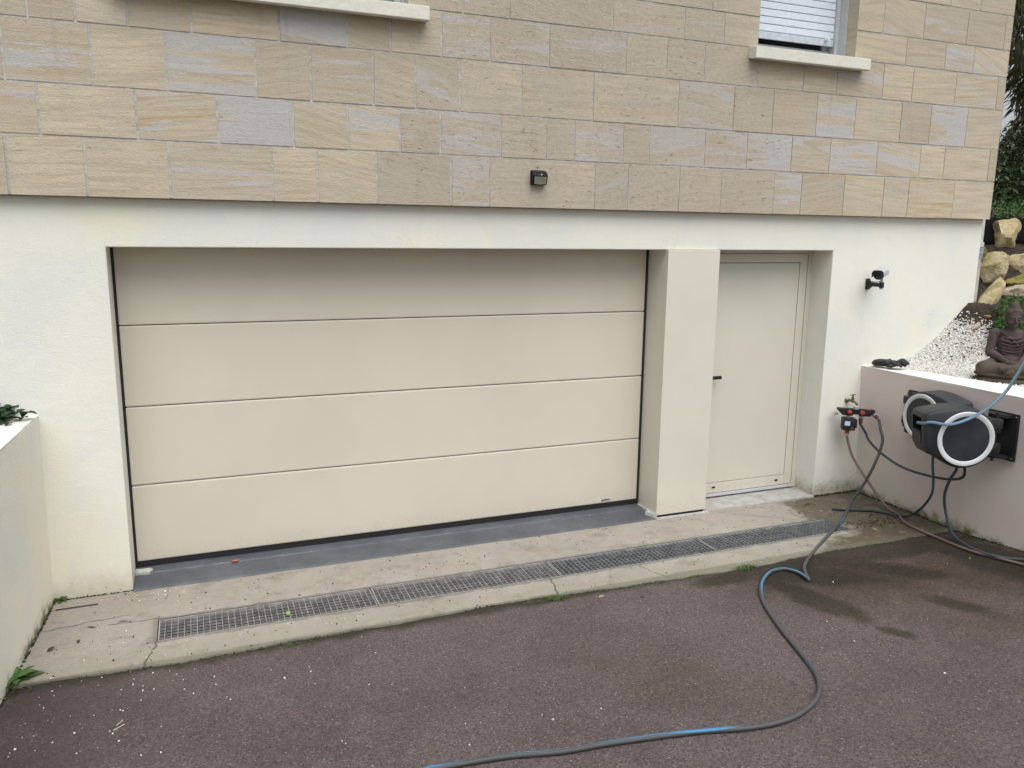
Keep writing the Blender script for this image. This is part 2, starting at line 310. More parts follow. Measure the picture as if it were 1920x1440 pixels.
def mat_asphalt():
    m = Mat('reddish_asphalt', .82, spec=.35); P = m.P; X = m.xyz(P)
    c = m.mix(m.mr(m.noise(P, .9, 6, .68), .36, .62), (.098, .070, .068), (.138, .107, .103)); c = m.mix(m.mr(m.noise(P, 4, 6, .7), .5, .70, 0, .6), c, (.098, .090, .080)); c = m.mix(m.mr(m.noise(m.map(P, loc=(7, 2, 0)), 2.3, 6, .72), .56, .70, 0, .45), c, (.165, .136, .13))
    gcol = m.xyz(m.vor(P, 190, 'Color')); c = m.mix(m.mr(gcol[0], .55, 1, 0, .6), c, (.18, .155, .15)); c = m.mix(m.mr(gcol[1], .6, 1, 0, .8), c, (.035, .026, .027))
    c = m.mix(m.mr(gcol[2], .992, .996), c, (.34, .32, .29)); n5 = m.noise(P, 75, 5, .75); c = m.mix(m.mr(n5, .51, .62, 0, .65), c, (.040, .030, .029)); c = m.mix(m.mr(n5, .45, .35, 0, .6), c, (.21, .185, .178))
    # wet / algae-dark patches in front of the tap
    wet = None
    for q in (3.80, -1.62, .40, .115, -1.45, .4, .30, 8), (4.12, -1.33, .46, .17, -.5, .5, .35, 6), (4.75, -1.12, 1.15, .15, -.06, .4, .3, 6), (4.62, -1.42, .34, .13, -.8, .5, .35, 8), (5.40, -1.60, .65, .26, -1.6, .4, .3, 6), (4.50, -2.04, .19, .085, -1.2, .55, .4, 10), (3.86, -2.17, .10, .055, -1.1, .5, .35, 14), (3.52, -1.13, .25, .09, 0, .5, .35, 8):
        x = m.blob(*q); wet = x if wet is None else m.ma('MAXIMUM', wet, x)
    damp = m.ma('MAXIMUM', m.blob(4.75, -1.9, 1.1, .65, -.6, .5, .4, 4), m.ma('MULTIPLY', m.blob(2.6, -2.3, .8, .28, -.9, .6, .5, 5), .5))
    gr_ = m.noise(P, 45, 6, .75); c = m.mix(m.ma('MULTIPLY', damp, .8), c, (.72, .73, .61), 'MULTIPLY'); d2 = m.ma('MAXIMUM', m.blob(4.25, -1.40, .80, .36, -.35, .5, .45, 5), m.blob(5.2, -1.6, .55, .45, 0, .5, .5, 5)); c = m.mix(m.ma('MULTIPLY', d2, m.mr(gr_, .25, .65, .6, 1.)), c, (.56, .53, .42), 'MULTIPLY'); c = m.mix(m.ma('MULTIPLY', wet, m.mr(gr_, .25, .55, .5, 1.)), c, (.36, .36, .25), 'MULTIPLY')
    # dirt in the joint with the concrete
    jy = m.ma('ADD', X[1], m.ma('MULTIPLY', m.ma('SUBTRACT', m.noise(P, 5, 6, .65), .5), .22)); c = m.mix(m.mr(jy, -1.08, -.97, 0, .92), c, (.030, .025, .017))
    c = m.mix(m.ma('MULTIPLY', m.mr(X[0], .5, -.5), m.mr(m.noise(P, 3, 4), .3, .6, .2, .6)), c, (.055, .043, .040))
    h = m.noise(P, 260, 3, .7); b = m.bump(h, .005); b = m.bump(m.vor(P, 190), .004, 1, b); b = m.bump(m.noise(P, 25, 4), .005, 1, b)
    return m.out(c, b, m.mr(wet, 0, 1, .85, .74))
ASPHALT = mat_asphalt()
def mat_slate():
    m = Mat('painted_grey_threshold', .55, spec=.4); P = m.P
    c = m.mix(m.mr(m.noise(P, 3, 5, .6), .35, .65), (.066, .072, .084), (.094, .100, .113)); c = m.mix(m.mr(m.noise(m.map(P, (3, 14, 1)), 6, 6, .7), .55, .7, 0, .5), c, (.15, .16, .18))
    c = m.mix(m.mr(m.noise(m.map(P, (1, 3, 1)), 26, 5, .7), .67, .70), c, (.42, .42, .41))
    return m.out(c, m.bump(m.noise(P, 60, 5), .002), m.mr(m.noise(P, 8, 4), .3, .7, .42, .7))
SLATE = mat_slate()
SILLCON = simple('grey_sill_concrete', (.34, .33, .315), .9, var=.15, scale=14, bump=.004, dirt=(.22, .2, .18))
DARKPIT = simple('drain_channel_dirt', (.025, .022, .022), .9, var=.4, scale=20, bump=.006, dirt=(.12, .11, .10))
GALV = simple('galvanised_steel', (.34, .33, .325), .5, .25, var=.25, scale=18, dirt=(.28, .25, .23))
GALV_B = simple('dull_grate_steel', (.23, .222, .215), .6, .2, var=.3, scale=18, dirt=(.12, .11, .10)); GALV_DB = simple('dark_grate_steel', (.15, .155, .16), .6, .2, var=.3, scale=18, dirt=(.06, .055, .05)); GALV_D = simple('darker_galvanised_steel', (.27, .28, .285), .6, .2, var=.25, scale=18, dirt=(.14, .13, .12))
def mat_coat(name, col, rough=.42):
    m = Mat(name, rough, spec=.4); P = m.P
    c = m.mix(m.mr(m.noise(P, 1.1, 3), .35, .65), tuple(k*.97 for k in col), tuple(k*1.02 for k in col)); c = m.mix(m.mr(m.noise(P, 24, 6, .7), .62, .8, 0, .14), c, tuple(k*.75 for k in col))
    z_ = m.ma('ADD', m.xyz(P)[2], m.ma('MULTIPLY', m.noise(P, 9, 5, .7), .16)); c = m.mix(m.ma('MULTIPLY', m.mr(z_, .30, .10), m.mr(m.noise(P, 55, 5, .7), .42, .62, .05, .35)), c, (.33, .29, .22)); b = m.bump(m.noise(m.map(P, (3, 3, 1.2)), 2.0, 2), .004); return m.out(c, m.bump(m.noise(P, 420, 2), .0007, 1, b), m.mr(m.noise(P, 5, 4), .3, .7, rough-.06, rough+.10))
BEIGE = mat_coat('beige_door_coating', (.615, .575, .475)); BEIGE_P = mat_coat('beige_cladding_coating', (.64, .612, .520)); BEIGE_D = mat_coat('beige_side_door_coating', (.615, .59, .50))
RUBBER = simple('black_rubber', (.012, .012, .014), .6, var=.2)
GREYPL = simple('grey_window_pvc', (.48, .50, .52), .45, var=.06); SLATS = simple('white_blue_shutter', (.66, .72, .80), .4, var=.05)
CREAM = simple('cream_sill_paint', (.66, .64, .56), .8, var=.04, scale=9, bump=.003, dirt=(.60, .57, .49))
GLASS = simple('dark_window_glass', (.03, .035, .04), .1, spec=.8)
BLACKPL = simple('black_plastic', (.012, .0125, .0145), .5, var=.25, scale=9, dirt=(.028, .028, .027))
BLACKPL2 = simple('matt_black_plastic', (.014, .014, .015), .6, var=.2, scale=9, dirt=(.05, .05, .045))
REELPL = simple('anthracite_reel_plastic', (.017, .020, .025), .5, var=.2, scale=7, dirt=(.032, .034, .036), bump=.0006)
RINGPL = simple('light_grey_ring_plastic', (.60, .62, .63), .5, var=.05, scale=8, dirt=(.45, .44, .42))
ORANGE = simple('orange_plastic', (.42, .06, .03), .5, var=.1); GREYCON = simple('grey_coupling', (.36, .36, .37), .5); REDCON = simple('faded_red_coupling', (.15, .050, .042), .6)
BRASS = simple('tarnished_brass', (.20, .165, .105), .45, .85, var=.3, dirt=(.08, .07, .05)); CHROME = simple('dull_chrome', (.55, .54, .52), .3, .9)
SILVER = simple('silver_camera_shell', (.44, .45, .49), .45, .1); LENS = simple('lens_glass', (.02, .02, .022), .12, spec=.8)
PANEL = simple('pale_green_lamp_diffuser', (.25, .27, .20), .4); PIPE = simple('pale_grey_pipe', (.60, .57, .53), .6, var=.12, scale=12, dirt=(.42, .38, .34)); PIPEBLUE = simple('blue_grey_paint_mark', (.20, .24, .31), .6, var=.5, scale=40)
TARP = simple('black_fabric_sheet', (.005, .005, .006), .95, var=.2, scale=20, spec=.08); LCD = simple('pale_display', (.52, .60, .80), .3, var=.03)

def mat_hose(name, body, stripe, ratio, twist, dirt=.5, rough=.5, clean=0):
    m = Mat(name, rough); uv = m.xyz(m.tc.outputs['UV'])
    ph = m.ma('FRACT', m.ma('ADD', m.ma('ADD', uv[0], m.ma('MULTIPLY', uv[1], twist)), m.ma('MULTIPLY', m.noise(m.vec(0., uv[1], 0.), .9, 2), 2.2)))
    s_ = m.ma('MULTIPLY', m.mr(ph, .02, .04), m.mr(ph, ratio+.02, ratio)); s_ = m.ma('MULTIPLY', s_, m.mr(uv[1], clean-.1, clean+.1)) if clean else s_; c = m.mix(s_, body, stripe)
    rib = m.ma('SINE', m.ma('MULTIPLY', m.ma('ADD', uv[1], m.ma('MULTIPLY', uv[0], .012)), 900.)); c = m.mix(m.mr(m.noise(m.P, 30, 5, .7), .45, .75, 0, dirt), c, tuple(k*.6+.03 for k in body))
    return m.out(c, m.bump(rib, .0005))
HOSE_A = mat_hose('grey_blue_hose', (.056, .060, .060), (.035, .20, .36), .20, .35, clean=.95); HOSE_B = mat_hose('teal_dark_hose', (.008, .014, .019), (.03, .075, .10), .30, .1, .2)
HOSE_C = mat_hose('brown_hose', (.13, .085, .078), (.24, .17, .155), .15, .0); HOSE_E = mat_hose('teal_hose', (.030, .052, .060), (.06, .11, .13), .25, .2)
HOSE_F = mat_hose('light_blue_hose', (.10, .19, .27), (.24, .38, .48), .30, .1, .2)

# ---- planting and garden
def mat_leaf(name, a, b, rough=.55):
    m = Mat(name, rough, spec=.35); r = m.geo.outputs['Random Per Island']
    c = m.mix(r, a, b); c = m.mix(m.mr(m.noise(m.P, 3, 3), .4, .7, 0, .5), c, tuple(k*.6 for k in a)); m.b.inputs['Subsurface Weight'].default_value = 0
    m.out(c)
    tr = m.n('ShaderNodeBsdfTranslucent'); m.set(tr.inputs['Color'], c); mx = m.n('ShaderNodeMixShader'); mx.inputs[0].default_value = .25
    o = m.nt.nodes['Material Output']; m.nt.links.new(m.b.outputs[0], mx.inputs[1]); m.nt.links.new(tr.outputs[0], mx.inputs[2]); m.nt.links.new(mx.outputs[0], o.inputs['Surface'])
    return m.m
LEAF_TREE = mat_leaf('dark_olive_leaves', (.050, .058, .020), (.15, .14, .06)); LEAF_HEDGE = mat_leaf('deep_green_leaves', (.018, .036, .013), (.055, .085, .028))
LEAF_BUSH = mat_leaf('bright_green_leaves', (.03, .09, .018), (.08, .17, .04)); LEAF_WEED = mat_leaf('weed_leaves', (.05, .12, .03), (.12, .22, .06)); GRASS = mat_leaf('grass_blades', (.05, .10, .025), (.13, .19, .06))
LEAF_DARK = mat_leaf('dark_glossy_leaves', (.012, .045, .010), (.03, .085, .02)); BARK = simple('brown_bark', (.09, .07, .05), .9, var=.3, scale=15, bump=.01)
SOIL = simple('dark_soil', (.032, .022, .014), .95, var=.5, scale=14, bump=.02, dirt=(.075, .055, .035)); LAWN = simple('rough_lawn', (.05, .075, .025), .95, var=.4, scale=6, bump=.02)
def mat_pebble():
    m = Mat('white_marble_chippings', .7); r = m.geo.outputs['Random Per Island']
    c = m.mix(r, (.46, .44, .41), (.74, .73, .70)); c = m.mix(m.mr(r, .90, .93), c, (.42, .36, .29)); c = m.mix(m.mr(r, .40, .38), c, c)
    return m.out(m.mix(m.mr(m.noise(m.P, 60, 4), .55, .7, 0, .4), c, (.4, .37, .33)))
PEBBLE = mat_pebble()
def mat_rock(name, a, b, moss=.5):
    m = Mat(name, .9, spec=.25); P = m.P; c = m.mix(m.mr(m.noise(P, 6, 6, .65), .35, .65), a, b); c = m.mix(m.mr(m.noise(P, 28, 5, .7), .52, .68, 0, .6), c, tuple(k*.5 for k in a))
    c = m.mix(m.ma('MULTIPLY', m.mr(m.noise(P, 9, 5), .48, .62), moss), c, (.14, .15, .03))
    return m.out(c, m.bump(m.noise(P, 18, 6, .7), .03))
ROCK_Y = mat_rock('yellow_limestone_rock', (.40, .32, .17), (.52, .44, .28), .5); ROCK_G = mat_rock('mossy_rock', (.20, .17, .05), (.26, .22, .08), .9); ROCK_P = mat_rock('pinkish_rock', (.40, .31, .22), (.48, .41, .32), .15)
def mat_statue():
    m = Mat('dark_volcanic_stone', .9, spec=.2); P = m.P; X = m.xyz(P); c = m.mix(m.mr(m.noise(P, 9, 5, .6), .35, .65), (.060, .046, .044), (.085, .066, .062)); c = m.mix(m.mr(m.noise(P, 120, 3), .55, .7, 0, .5), c, (.13, .11, .10))
    c = m.mix(m.ma('MULTIPLY', m.mr(X[2], 1.30, 1.18), m.mr(m.noise(P, 7, 5), .4, .6, .2, .8)), c, (.085, .075, .035))
    return m.out(c, m.bump(m.noise(P, 90, 5, .7), .003))
STATUE = mat_statue()

# ================================================================== THE SETTING
def gz(x, y):          # height of the drive
    z = -.012+.08*(-.95-y)
    return z if y < -.95 else -.012
def edge_y(x):         # wavy front edge of the concrete apron
    return -.957-.015*math.sin(x*2.1+.6)-.010*math.sin(x*5.3)-(.045 if x > 3.3 else .045*max(0, (x-2.6)/.7))+.005*math.sin(x*17)+.002*math.sin(x*61)
def wall_xl(y): return -.425-.062*max(0, -y)       # face of left retaining wall
def wall_xr(y, z=0): return 5.72-.05*z             # face of right retaining wall (battered)
# driveway: follows the slope up and away from the house
def drive(u, v):
    y = -.86-14.3*(v**1.3); x = -1.6+8.6*u
    return (x, y, gz(x, y)+(.004*math.sin(x*1.7)*math.sin(y*1.3) if y < -1.3 else 0))
tag(sheet('driveway', 40, 80, drive, ASPHALT), kind='structure')
# concrete apron with the slot for the drain
def make_apron():
    mb = MB(); DY0, DY1, DX0, DX1 = -.460, -.722, .155, 4.965
    def grid(xs, ys, fz=lambda x, y: 0.0):
        vs = [(x, y if not callable(y) else y(x), 0) for x in xs for y in ys]; n = len(ys)
        vs = [(p[0], p[1], fz(p[0], p[1])) for p in vs]
        mb.add(vs, [(i*n+j, i*n+j+1, (i+1)*n+j+1, (i+1)*n+j) for i in range(len(xs)-1) for j in range(n-1)])
    xa = list(np.linspace(-.70, DX0, 18)); xm = list(np.linspace(DX0, DX1, 240)); xb = list(np.linspace(DX1, 5.80, 30))
    for xs in (xa, xm, xb): grid(xs, [.30, .1, -.05, -.25, DY0])
    for xs in (xa, xb): grid(xs, [DY0, -.6, DY1])
    for xs in (xa, xm, xb): grid(xs, [DY1, -.84, edge_y])
    xall = xa+xm[1:]+xb[1:]; n = len(xall)      # front face of the slab
    vs = [(x, edge_y(x), 0) for x in xall]+[(x, edge_y(x)-.006, -.03) for x in xall]
    mb.add(vs, [(i, n+i, n+i+1, i+1) for i in range(n-1)])
    return mb.build('pavement', CONCRETE)
tag(make_apron(), kind='structure')
# drain channel
ch = MB(); x0, x1, y0, y1 = .155, 4.965, -.722, -.460
ch.add([(x0, y0, 0), (x1, y0, 0), (x1, y1, 0), (x0, y1, 0), (x0, y0, -.11), (x1, y0, -.11), (x1, y1, -.11), (x0, y1, -.11)], [(4, 5, 6, 7), (0, 1, 5, 4), (1, 2, 6, 5), (2, 3, 7, 6), (3, 0, 4, 7)])
tag(ch.build('drain_channel', DARKPIT), kind='structure')
# upper ground either side of the sunken drive and the bank on the right
def hill(x, y):
    a_ = max(0, -y); t = x-5.98-min(1.55*a_, .62+.62*a_); z = 1.095
    if t > 0: z += .62*(min(t, .95)/.92)**1.7
    z = 1.095+(min(z, 1.62)-1.095)*max(.15, min(1, 1-(a_-.5)*1.2))
    s = (y-.02+.25*(x-7.3))/.5; s = min(1, max(0, s)); s = s*s*(3-2*s)
    if x > 6.9: z += .72*s*min(1, (x-6.9)/.3)
    if x > 8: z += .25*min(1, (x-8)/2)*(1 if y > -3 else 0)
    return z
def bank(u, v):
    x = 5.80+(u**1.8)*30; w = 2*v-1; y = (w*.18+.82*w**3)*18.0-.3
    return (x, min(24, max(-16, y)), hill(x, y))
tag(sheet('garden_bank', 260, 280, bank, SOIL), kind='structure')
tag(sheet('left_ground', 20, 30, lambda u, v: (-.60-40*(1-u)**1.5, -16+16.0*v, 1.05), LAWN), kind='structure')
tag(sheet('ground', 30, 30, lambda u, v: (-250+500*u, -250+500*v, -.35) , LAWN), kind='structure')
tag(sheet('back_ground', 10, 10, lambda u, v: (-90+180*u, -15.2-90*v, 1.12), LAWN), kind='structure')

# ================================================================== RETAINING WALLS
def retaining(name, face, inner, top, mat, label, y0=0.0, y1=-15.2, base=-.3):
    root = empty(name, (face(y0, 0), y0, 0), label, 'wall'); o = (face(y0, 0), y0, 0)
    ys = list(np.linspace(y0, y1, 60)); body = MB(); cap = MB()
    for mb, za, zb, e in ((body, base, top-.004, 0), (cap, top-.004, top+.004, .0)):
        rings = []
        for y in ys:
            w = .0025*math.sin(y*31) if mb is cap else 0
            rings.append([(face(y, za)+w-o[0], y-y0, za), (face(y, zb)+w-o[0], y-y0, zb), (inner(y)-o[0], y-y0, zb), (inner(y)-o[0], y-y0, za)])
        mb.rings(rings)
    body.build('wall_body', mat, root); cap.build('wall_cap', WHITECAP if mat is MAUVE else simple('cream_cap_paint', (.70, .695, .64), .75, var=.05, scale=9, bump=.002), root)
    return root
retaining('retaining_wall', lambda y, z=0: wall_xl(y)+.012*z, lambda y: wall_xl(y)-.16, 1.125, PLASTER_L, 'cream rendered retaining wall with a white top on the left of the drive')
retaining('retaining_wall', lambda y, z=0: wall_xr(y, z), lambda y: min(6.10, 5.83+.19*(-y)), 1.11, MAUVE, 'mauve painted retaining wall on the right carrying the two hose reels')

# ================================================================== HOUSE
HX0, HX1, STY = -6.5, 6.905, -.0585
Z = [2.3461, 2.6598, 2.9265, 3.2441, 3.5114, 3.7234, 3.9935, 4.27, 4.53, 4.80, 5.06, 5.36, 5.62]
WIN = [(.34, 1.755, 3.520, 4.85), (4.338, 5.246, 3.520, 4.85)]
HO = (0, 0, 0)
house = empty('house', (0, 0, 0), 'stone faced house with a cream rendered garage basement', 'house')
def build_house():
    H, Wd = 2.071, 5.253
    # rendered basement wall: pieces butt end to end round the opening
    mb = MB(); D = .32
    p0, p1, za, zb = HX0+.02, HX1-.004, -.3, Z[0]
    pts = [(p0, za), (0, za), (0, H), (Wd, H), (Wd, za), (p1, za), (p1, H), (p1, zb), (Wd, zb), (0, zb), (p0, zb), (p0, H)]
    mb.add([(x, 0, z) for x, z in pts]+[(x, D, z) for x, z in pts], [(0, 1, 2, 11), (11, 2, 9, 10), (2, 3, 8, 9), (3, 6, 7, 8), (4, 5, 6, 3)]+[tuple(12+k for k in f[::-1]) for f in ((0, 1, 2, 11), (11, 2, 9, 10), (2, 3, 8, 9), (3, 6, 7, 8), (4, 5, 6, 3))]+[(i, 12+i, 12+(i+1) % 12, (i+1) % 12) for i in range(12)])
    mb.box(HX1-.26, HX1-.004, D, 9, .6, Z[0])
    bpy_o = mb.build('basement_wall', PLASTER, house)
    bv = bpy_o.modifiers.new('b', 'BEVEL'); bv.width = .006; bv.segments = 2; bv.limit_method = 'ANGLE'
    # body of the upper storey behind the facing (mortar shows in the joints)
    mb = MB(); zt = Z[-1]; y = STY+.0028
    xs = [HX0, WIN[0][0], WIN[0][1], WIN[1][0], WIN[1][1], HX1-.006]
    for k in range(5):
        if k in (1, 3):
            w = WIN[0 if k == 1 else 1]; mb.box(xs[k], xs[k+1], y, .30, Z[0]+.003, w[2]-.03); mb.box(xs[k], xs[k+1], y, .30, w[3], zt)
        else: mb.box(xs[k], xs[k+1], y, .30, Z[0]+.003, zt)
    mb.box(HX1-.3, HX1-.006, .30, 9, Z[0]+.003, zt)
    mb.box(HX0, HX0+.3, .30, 9, Z[0]+.003, zt); mb.box(HX0+.3, HX1-.3, 8.7, 9, -.3, zt)
    mb.build('mortar_backing', MORTAR, house)
    # facing blocks
    J = [[-.43, -.06, .36, .92, 1.18, 1.54, 2.02, 2.28, 3.05, 3.31, 3.73, 4.09, 4.57, 4.83, 5.25, 5.66, 5.93, 6.44],
         [-.26, .21, .63, 1.05, 1.37, 1.69, 1.95, 2.36, 2.68, 2.89, 3.26, 3.47, 3.93, 4.30, 4.71, 5.08, 5.56, 6.02, 6.29, 6.81],
         [-.40, .01, .38, .85, 1.16, 1.53, 1.79, 2.08, 2.50, 3.02, 3.69, 4.16, 4.51, 4.92, 5.30, 5.77, 6.09, 6.50],
         [-.27, -.05, .20, .52, .99, 1.38, 1.64, 1.96, 2.28, 2.69, 3.26, 3.58, 3.89, 4.35, 4.77, 5.09, 5.55, 5.86, 6.33, 6.81],
         [.1, .7, 1.3, 1.76, 2.10, 2.41, 3.15, 3.71, 4.04, 5.76, 6.18, 6.50], [1.9, 2.4, 2.9, 3.44, 3.93, 5.50, 5.92, 6.39, 6.82], [2.0, 2.5, 2.95, 3.5, 3.95, 5.6, 6.18, 6.51]]
    # per-block look: (course, index of the block right of joint k): tone, grey, ochre
    OV = {(1, 1): (.7, .75, 1.0), (1, 2): (.1, .98, 0), (0, 6): (.6, .85, 0), (1, 3): (.7, .7, 0), (1, 4): (.8, .7, 0), (1, 6): (.4, .8, 0), (2, 1): (.9, 0, 0), (2, 2): (.5, .85, .15), (2, 0): (.5, .8, .2),
          (1, 0): (.95, .1, 0), (0, 0): (.9, .1, 0), (0, 1): (.75, .0, 0), (2, 8): (.6, .1, .9), (1, 16): (.8, .85, .9), (1, 15): (.7, .95, .9), (1, 14): (.4, .75, .1), (2, 13): (.6, .85, .1), (0, 16): (.8, .2, 1.0), (2, 16): (.4, .92, 0), (3, 4): (.2, .9, 0),
          (1, 11): (.3, .95, 0), (1, 12): (.3, .95, .1), (2, 10): (.4, .8, 0), (0, 12): (.4, .8, 0), (3, 7): (.4, .8, .5), (3, 8): (.3, .8, .2), (4, 10): (.6, .8, 0), (0, 2): (.6, .6, .1), (1, 9): (.4, .8, 0), (0, 17): (1, 0, 0), (1, 13): (.4, .9, 0), (3, 16): (.9, .1, 0), (0, 14): (.8, .1, .3)}
    rnd = random.Random(3); vs = []; fs = []; b1 = []; b2 = []
    while len(J) < len(Z)-1:
        x = HX0+rnd.uniform(.2, .6); q = []
        while x < HX1-.2: q.append(x); x += rnd.uniform(.3, .62)
        J.append(q)
    def quadblock(xa, xb, za, zb, y, col1, col2, ends=(1, 1, 1, 1)):
        base = len(vs); gl_ = .0066 if xa < 2.2 else .0042; gr_ = .0066 if xb < 2.2 else .0042; ia, ib, ja, jb = gl_*ends[0], gr_*ends[1], .0085*ends[2], .0085*ends[3]
        vs.extend([(xa+ia, y, za+ja*.6), (xb-ib, y, za+ja*.6), (xb-ib, y, zb-jb*.6), (xa+ia, y, zb-jb*.6)])
        vs.extend([(xa+ia, y+.02, za+ja*.6), (xb-ib, y+.02, za+ja*.6), (xb-ib, y+.02, zb-jb*.6), (xa+ia, y+.02, zb-jb*.6)])
        for f in ((0, 1, 2, 3), (0, 4, 5, 1), (1, 5, 6, 2), (2, 6, 7, 3), (3, 7, 4, 0)):
            fs.append(tuple(base+i for i in f)); b1.append(col1); b2.append(col2)
    for c in range(len(Z)-1):
        js = J[c]; lead = []; x = js[0]
        while x > HX0+.6: x -= rnd.uniform(.36, .58); lead.append(x)
        full = [HX0]+lead[::-1]+js+[HX1]; off = len(lead)+1
        for k in range(len(full)-1):
            xa, xb = full[k], full[k+1]; ov = OV.get((c, k-off))
            r = rnd.random(); col1 = ov or (rnd.uniform(.1, 1), rnd.choice([0, .1, .3, .5, .62, .7]), rnd.choice([0, 0, .15, .3, .55]))
            centre = 1 if 1.6 < (xa+xb)/2 < 4.7 else .35
            col2 = (r, rnd.uniform(.5, 1.0)*centre, 0)
            za, zb = Z[c], Z[c+1]; segs = [(xa, xb, za, zb, (1, 1, 1 if c else 0, 1))]
            for w in WIN:
                ns = []
                for (a, b, p, q, e) in segs:
                    if b <= w[0] or a >= w[1] or q <= w[2] or p >= w[3]: ns.append((a, b, p, q, e)); continue
                    if a < w[0]: ns.append((a, w[0], p, q, (e[0], 0, e[2], e[3])))
                    if b > w[1]: ns.append((w[1], b, p, q, (0, e[1], e[2], e[3])))
                    aa, bb = max(a, w[0]), min(b, w[1])
                    if p < w[2]: ns.append((aa, bb, p, w[2], (0, 0, e[2], 0)))
                    if q > w[3]: ns.append((aa, bb, w[3], q, (0, 0, 0, e[3])))
                segs = ns
            for (a, b, p, q, e) in segs:
                if b-a > .015: quadblock(a, b, p, q, STY-((r*7.3) % 1)*.0028, col1, col2, e)
    # return face on the gable side, laid in long courses
    def side(c, ya, yb, col1, col2):
        base = len(vs); x = HX1; za, zb = Z[c]+.0027, Z[c+1]-.0027
        vs.extend([(x, ya, za), (x, yb, za), (x, yb, zb), (x, ya, zb)]); fs.append((base, base+1, base+2, base+3)); b1.append(col1); b2.append(col2)
    for c in range(len(Z)-1):
        y = STY
        while y < 9: d = rnd.uniform(.35, .6); side(c, y+(.004 if y > STY else .0), min(9, y+d)-.004, (rnd.random(), rnd.choice([0, .3, .6]), 0), (rnd.random(), .4, 0)); y += d
    # underside of the overhanging facing
    base = len(vs); vs.extend([(HX0, STY, Z[0]), (HX1, STY, Z[0]), (HX1, .0, Z[0]), (HX0, .0, Z[0])]); fs.append((base, base+3, base+2, base+1)); b1.append((.3, 0, 0)); b2.append((.5, .5, 0))
    # window reveals in stone
    for w in WIN:
        for x, s in ((w[0], 1), (w[1], -1)):
            base = len(vs); xx = x+s*.0015; vs.extend([(xx, STY, w[2]), (xx, .045, w[2]), (xx, .045, w[3]), (xx, STY, w[3])]); fs.append((base, base+1, base+2, base+3) if s > 0 else (base+3, base+2, base+1, base)); b1.append((.7, .1, 0)); b2.append((.4, .3, 0))
    me = bpy.data.meshes.new('stone_facing'); me.from_pydata(vs, [], fs)
    for nm, data in (('blk', b1), ('blk2', b2)):
        at = me.attributes.new(nm, 'FLOAT_VECTOR', 'FACE'); at.data.foreach_set('vector', np.array(data, dtype=np.float32).ravel())
    me.materials.append(STONE); me.update(); o = bpy.data.objects.new('stone_facing', me); C.objects.link(o); o.parent = house
    # roof with eaves
    rf = MB(); a, b = HX0-.4, HX1+.35; zr = Z[-1]
    rf.add([(a, -.5, zr-.05), (b, -.5, zr-.05), (b, 4.5, zr+3), (a, 4.5, zr+3), (a, 9.5, zr-.05), (b, 9.5, zr-.05), (a, -.5, zr+.08), (b, -.5, zr+.08), (b, 4.5, zr+3.15), (a, 4.5, zr+3.15), (a, 9.5, zr+.08), (b, 9.5, zr+.08)],
           [(0, 3, 2, 1), (3, 4, 5, 2), (6, 7, 8, 9), (9, 8, 11, 10), (0, 1, 7, 6), (1, 2, 8, 7), (2, 5, 11, 8), (5, 4, 10, 11), (4, 3, 9, 10), (3, 0, 6, 9)])
    rf.build('roof', simple('slate_roof', (.07, .07, .08), .7), house)
    # ---- windows
    for wi, w in enumerate(WIN):
        x0, x1, z0, z1 = w; yr = .135
        fr = MB()
        fr.box(x1-.012, x1-.0015, .045, .30, z0, z1); fr.box(x0+.0015, x0+.012, .045, .30, z0, z1)      # grey rendered inner reveal
        fr.box(x1-.045, x1-.012, yr-.02, yr+.06, z0, z1); fr.box(x0+.012, x0+.045, yr-.02, yr+.06, z0, z1)   # guide rails
        fr.box(x0+.045, x1-.045, .155, .24, z0-.02, z0+.066); fr.box(x0+.045, x1-.045, .175, .24, z0+.074, z0+.088)
        fr.box(x0+.045, x0+.10, .19, .24, z0+.08, z1); fr.box(x1-.10, x1-.045, .19, .24, z0+.08, z1)
        win = fr.build('window', GREYPL, house)
        gl = MB().box(x0+.10, x1-.10, .21, .22, z0+.08, z1); gl.build('pane', GLASS, win)
        sh = MB(); zb = z0+.118
        fb = MB().box(x0+.047, x1-.047, yr-.004, yr+.012, zb, zb+.052, bev=.002).build('shutter_rail', simple('grey_shutter_rail', (.50, .55, .60), .45), win)
        k = zb+.056
        while k < z1-.03: sh.box(x0+.047, x1-.047, yr-.002, yr+.010, k, k+.0485, bev=.003); k += .053
        shut = sh.build('roller_shutter', SLATS, win)
        lug = MB(); lug.tube([(x1-.125, yr-.004, zb+.045), (x1-.125, yr-.045, zb+.040)], .011, 10); lug.build('shutter_stop', simple('white_knob', (.75, .75, .72), .5), win)
        # sill: slab with sloping underside
        sx0, sx1 = (.12, 1.862) if wi == 0 else (4.262, 5.326)
        sm = MB(); sm.rings([[(x, -.145, 3.428), (x, -.145, 3.508), (x, .125, 3.519), (x, .125, 3.44), (x, STY-.001, 3.437), (x, -.125, 3.424)] for x in (sx0, sx1)])
        so_ = sm.build('window_sill', CREAM, win); bv = so_.modifiers.new('b', 'BEVEL'); bv.width = .004; bv.segments = 2; bv.limit_method = 'ANGLE'
    # ---- garage door
    d = .2511; gd = MB(); gx0, gx1 = .0150, 3.673; zd = .082; hp = .5058
    root = None
    seal = MB(); seal.box(0.001, gx0-.001, d+.004, d+.06, .03, H-.001); seal.box(gx1+.001, 3.6945, d+.004, d+.06, .03, H-.001); seal.box(gx0-.001, gx1+.001, d+.006, d+.05, .034, zd-.002); seal.box(gx0, gx1, d+.03, d+.06, zd, H-.001)
    root = seal.build('garage_door', RUBBER, house)
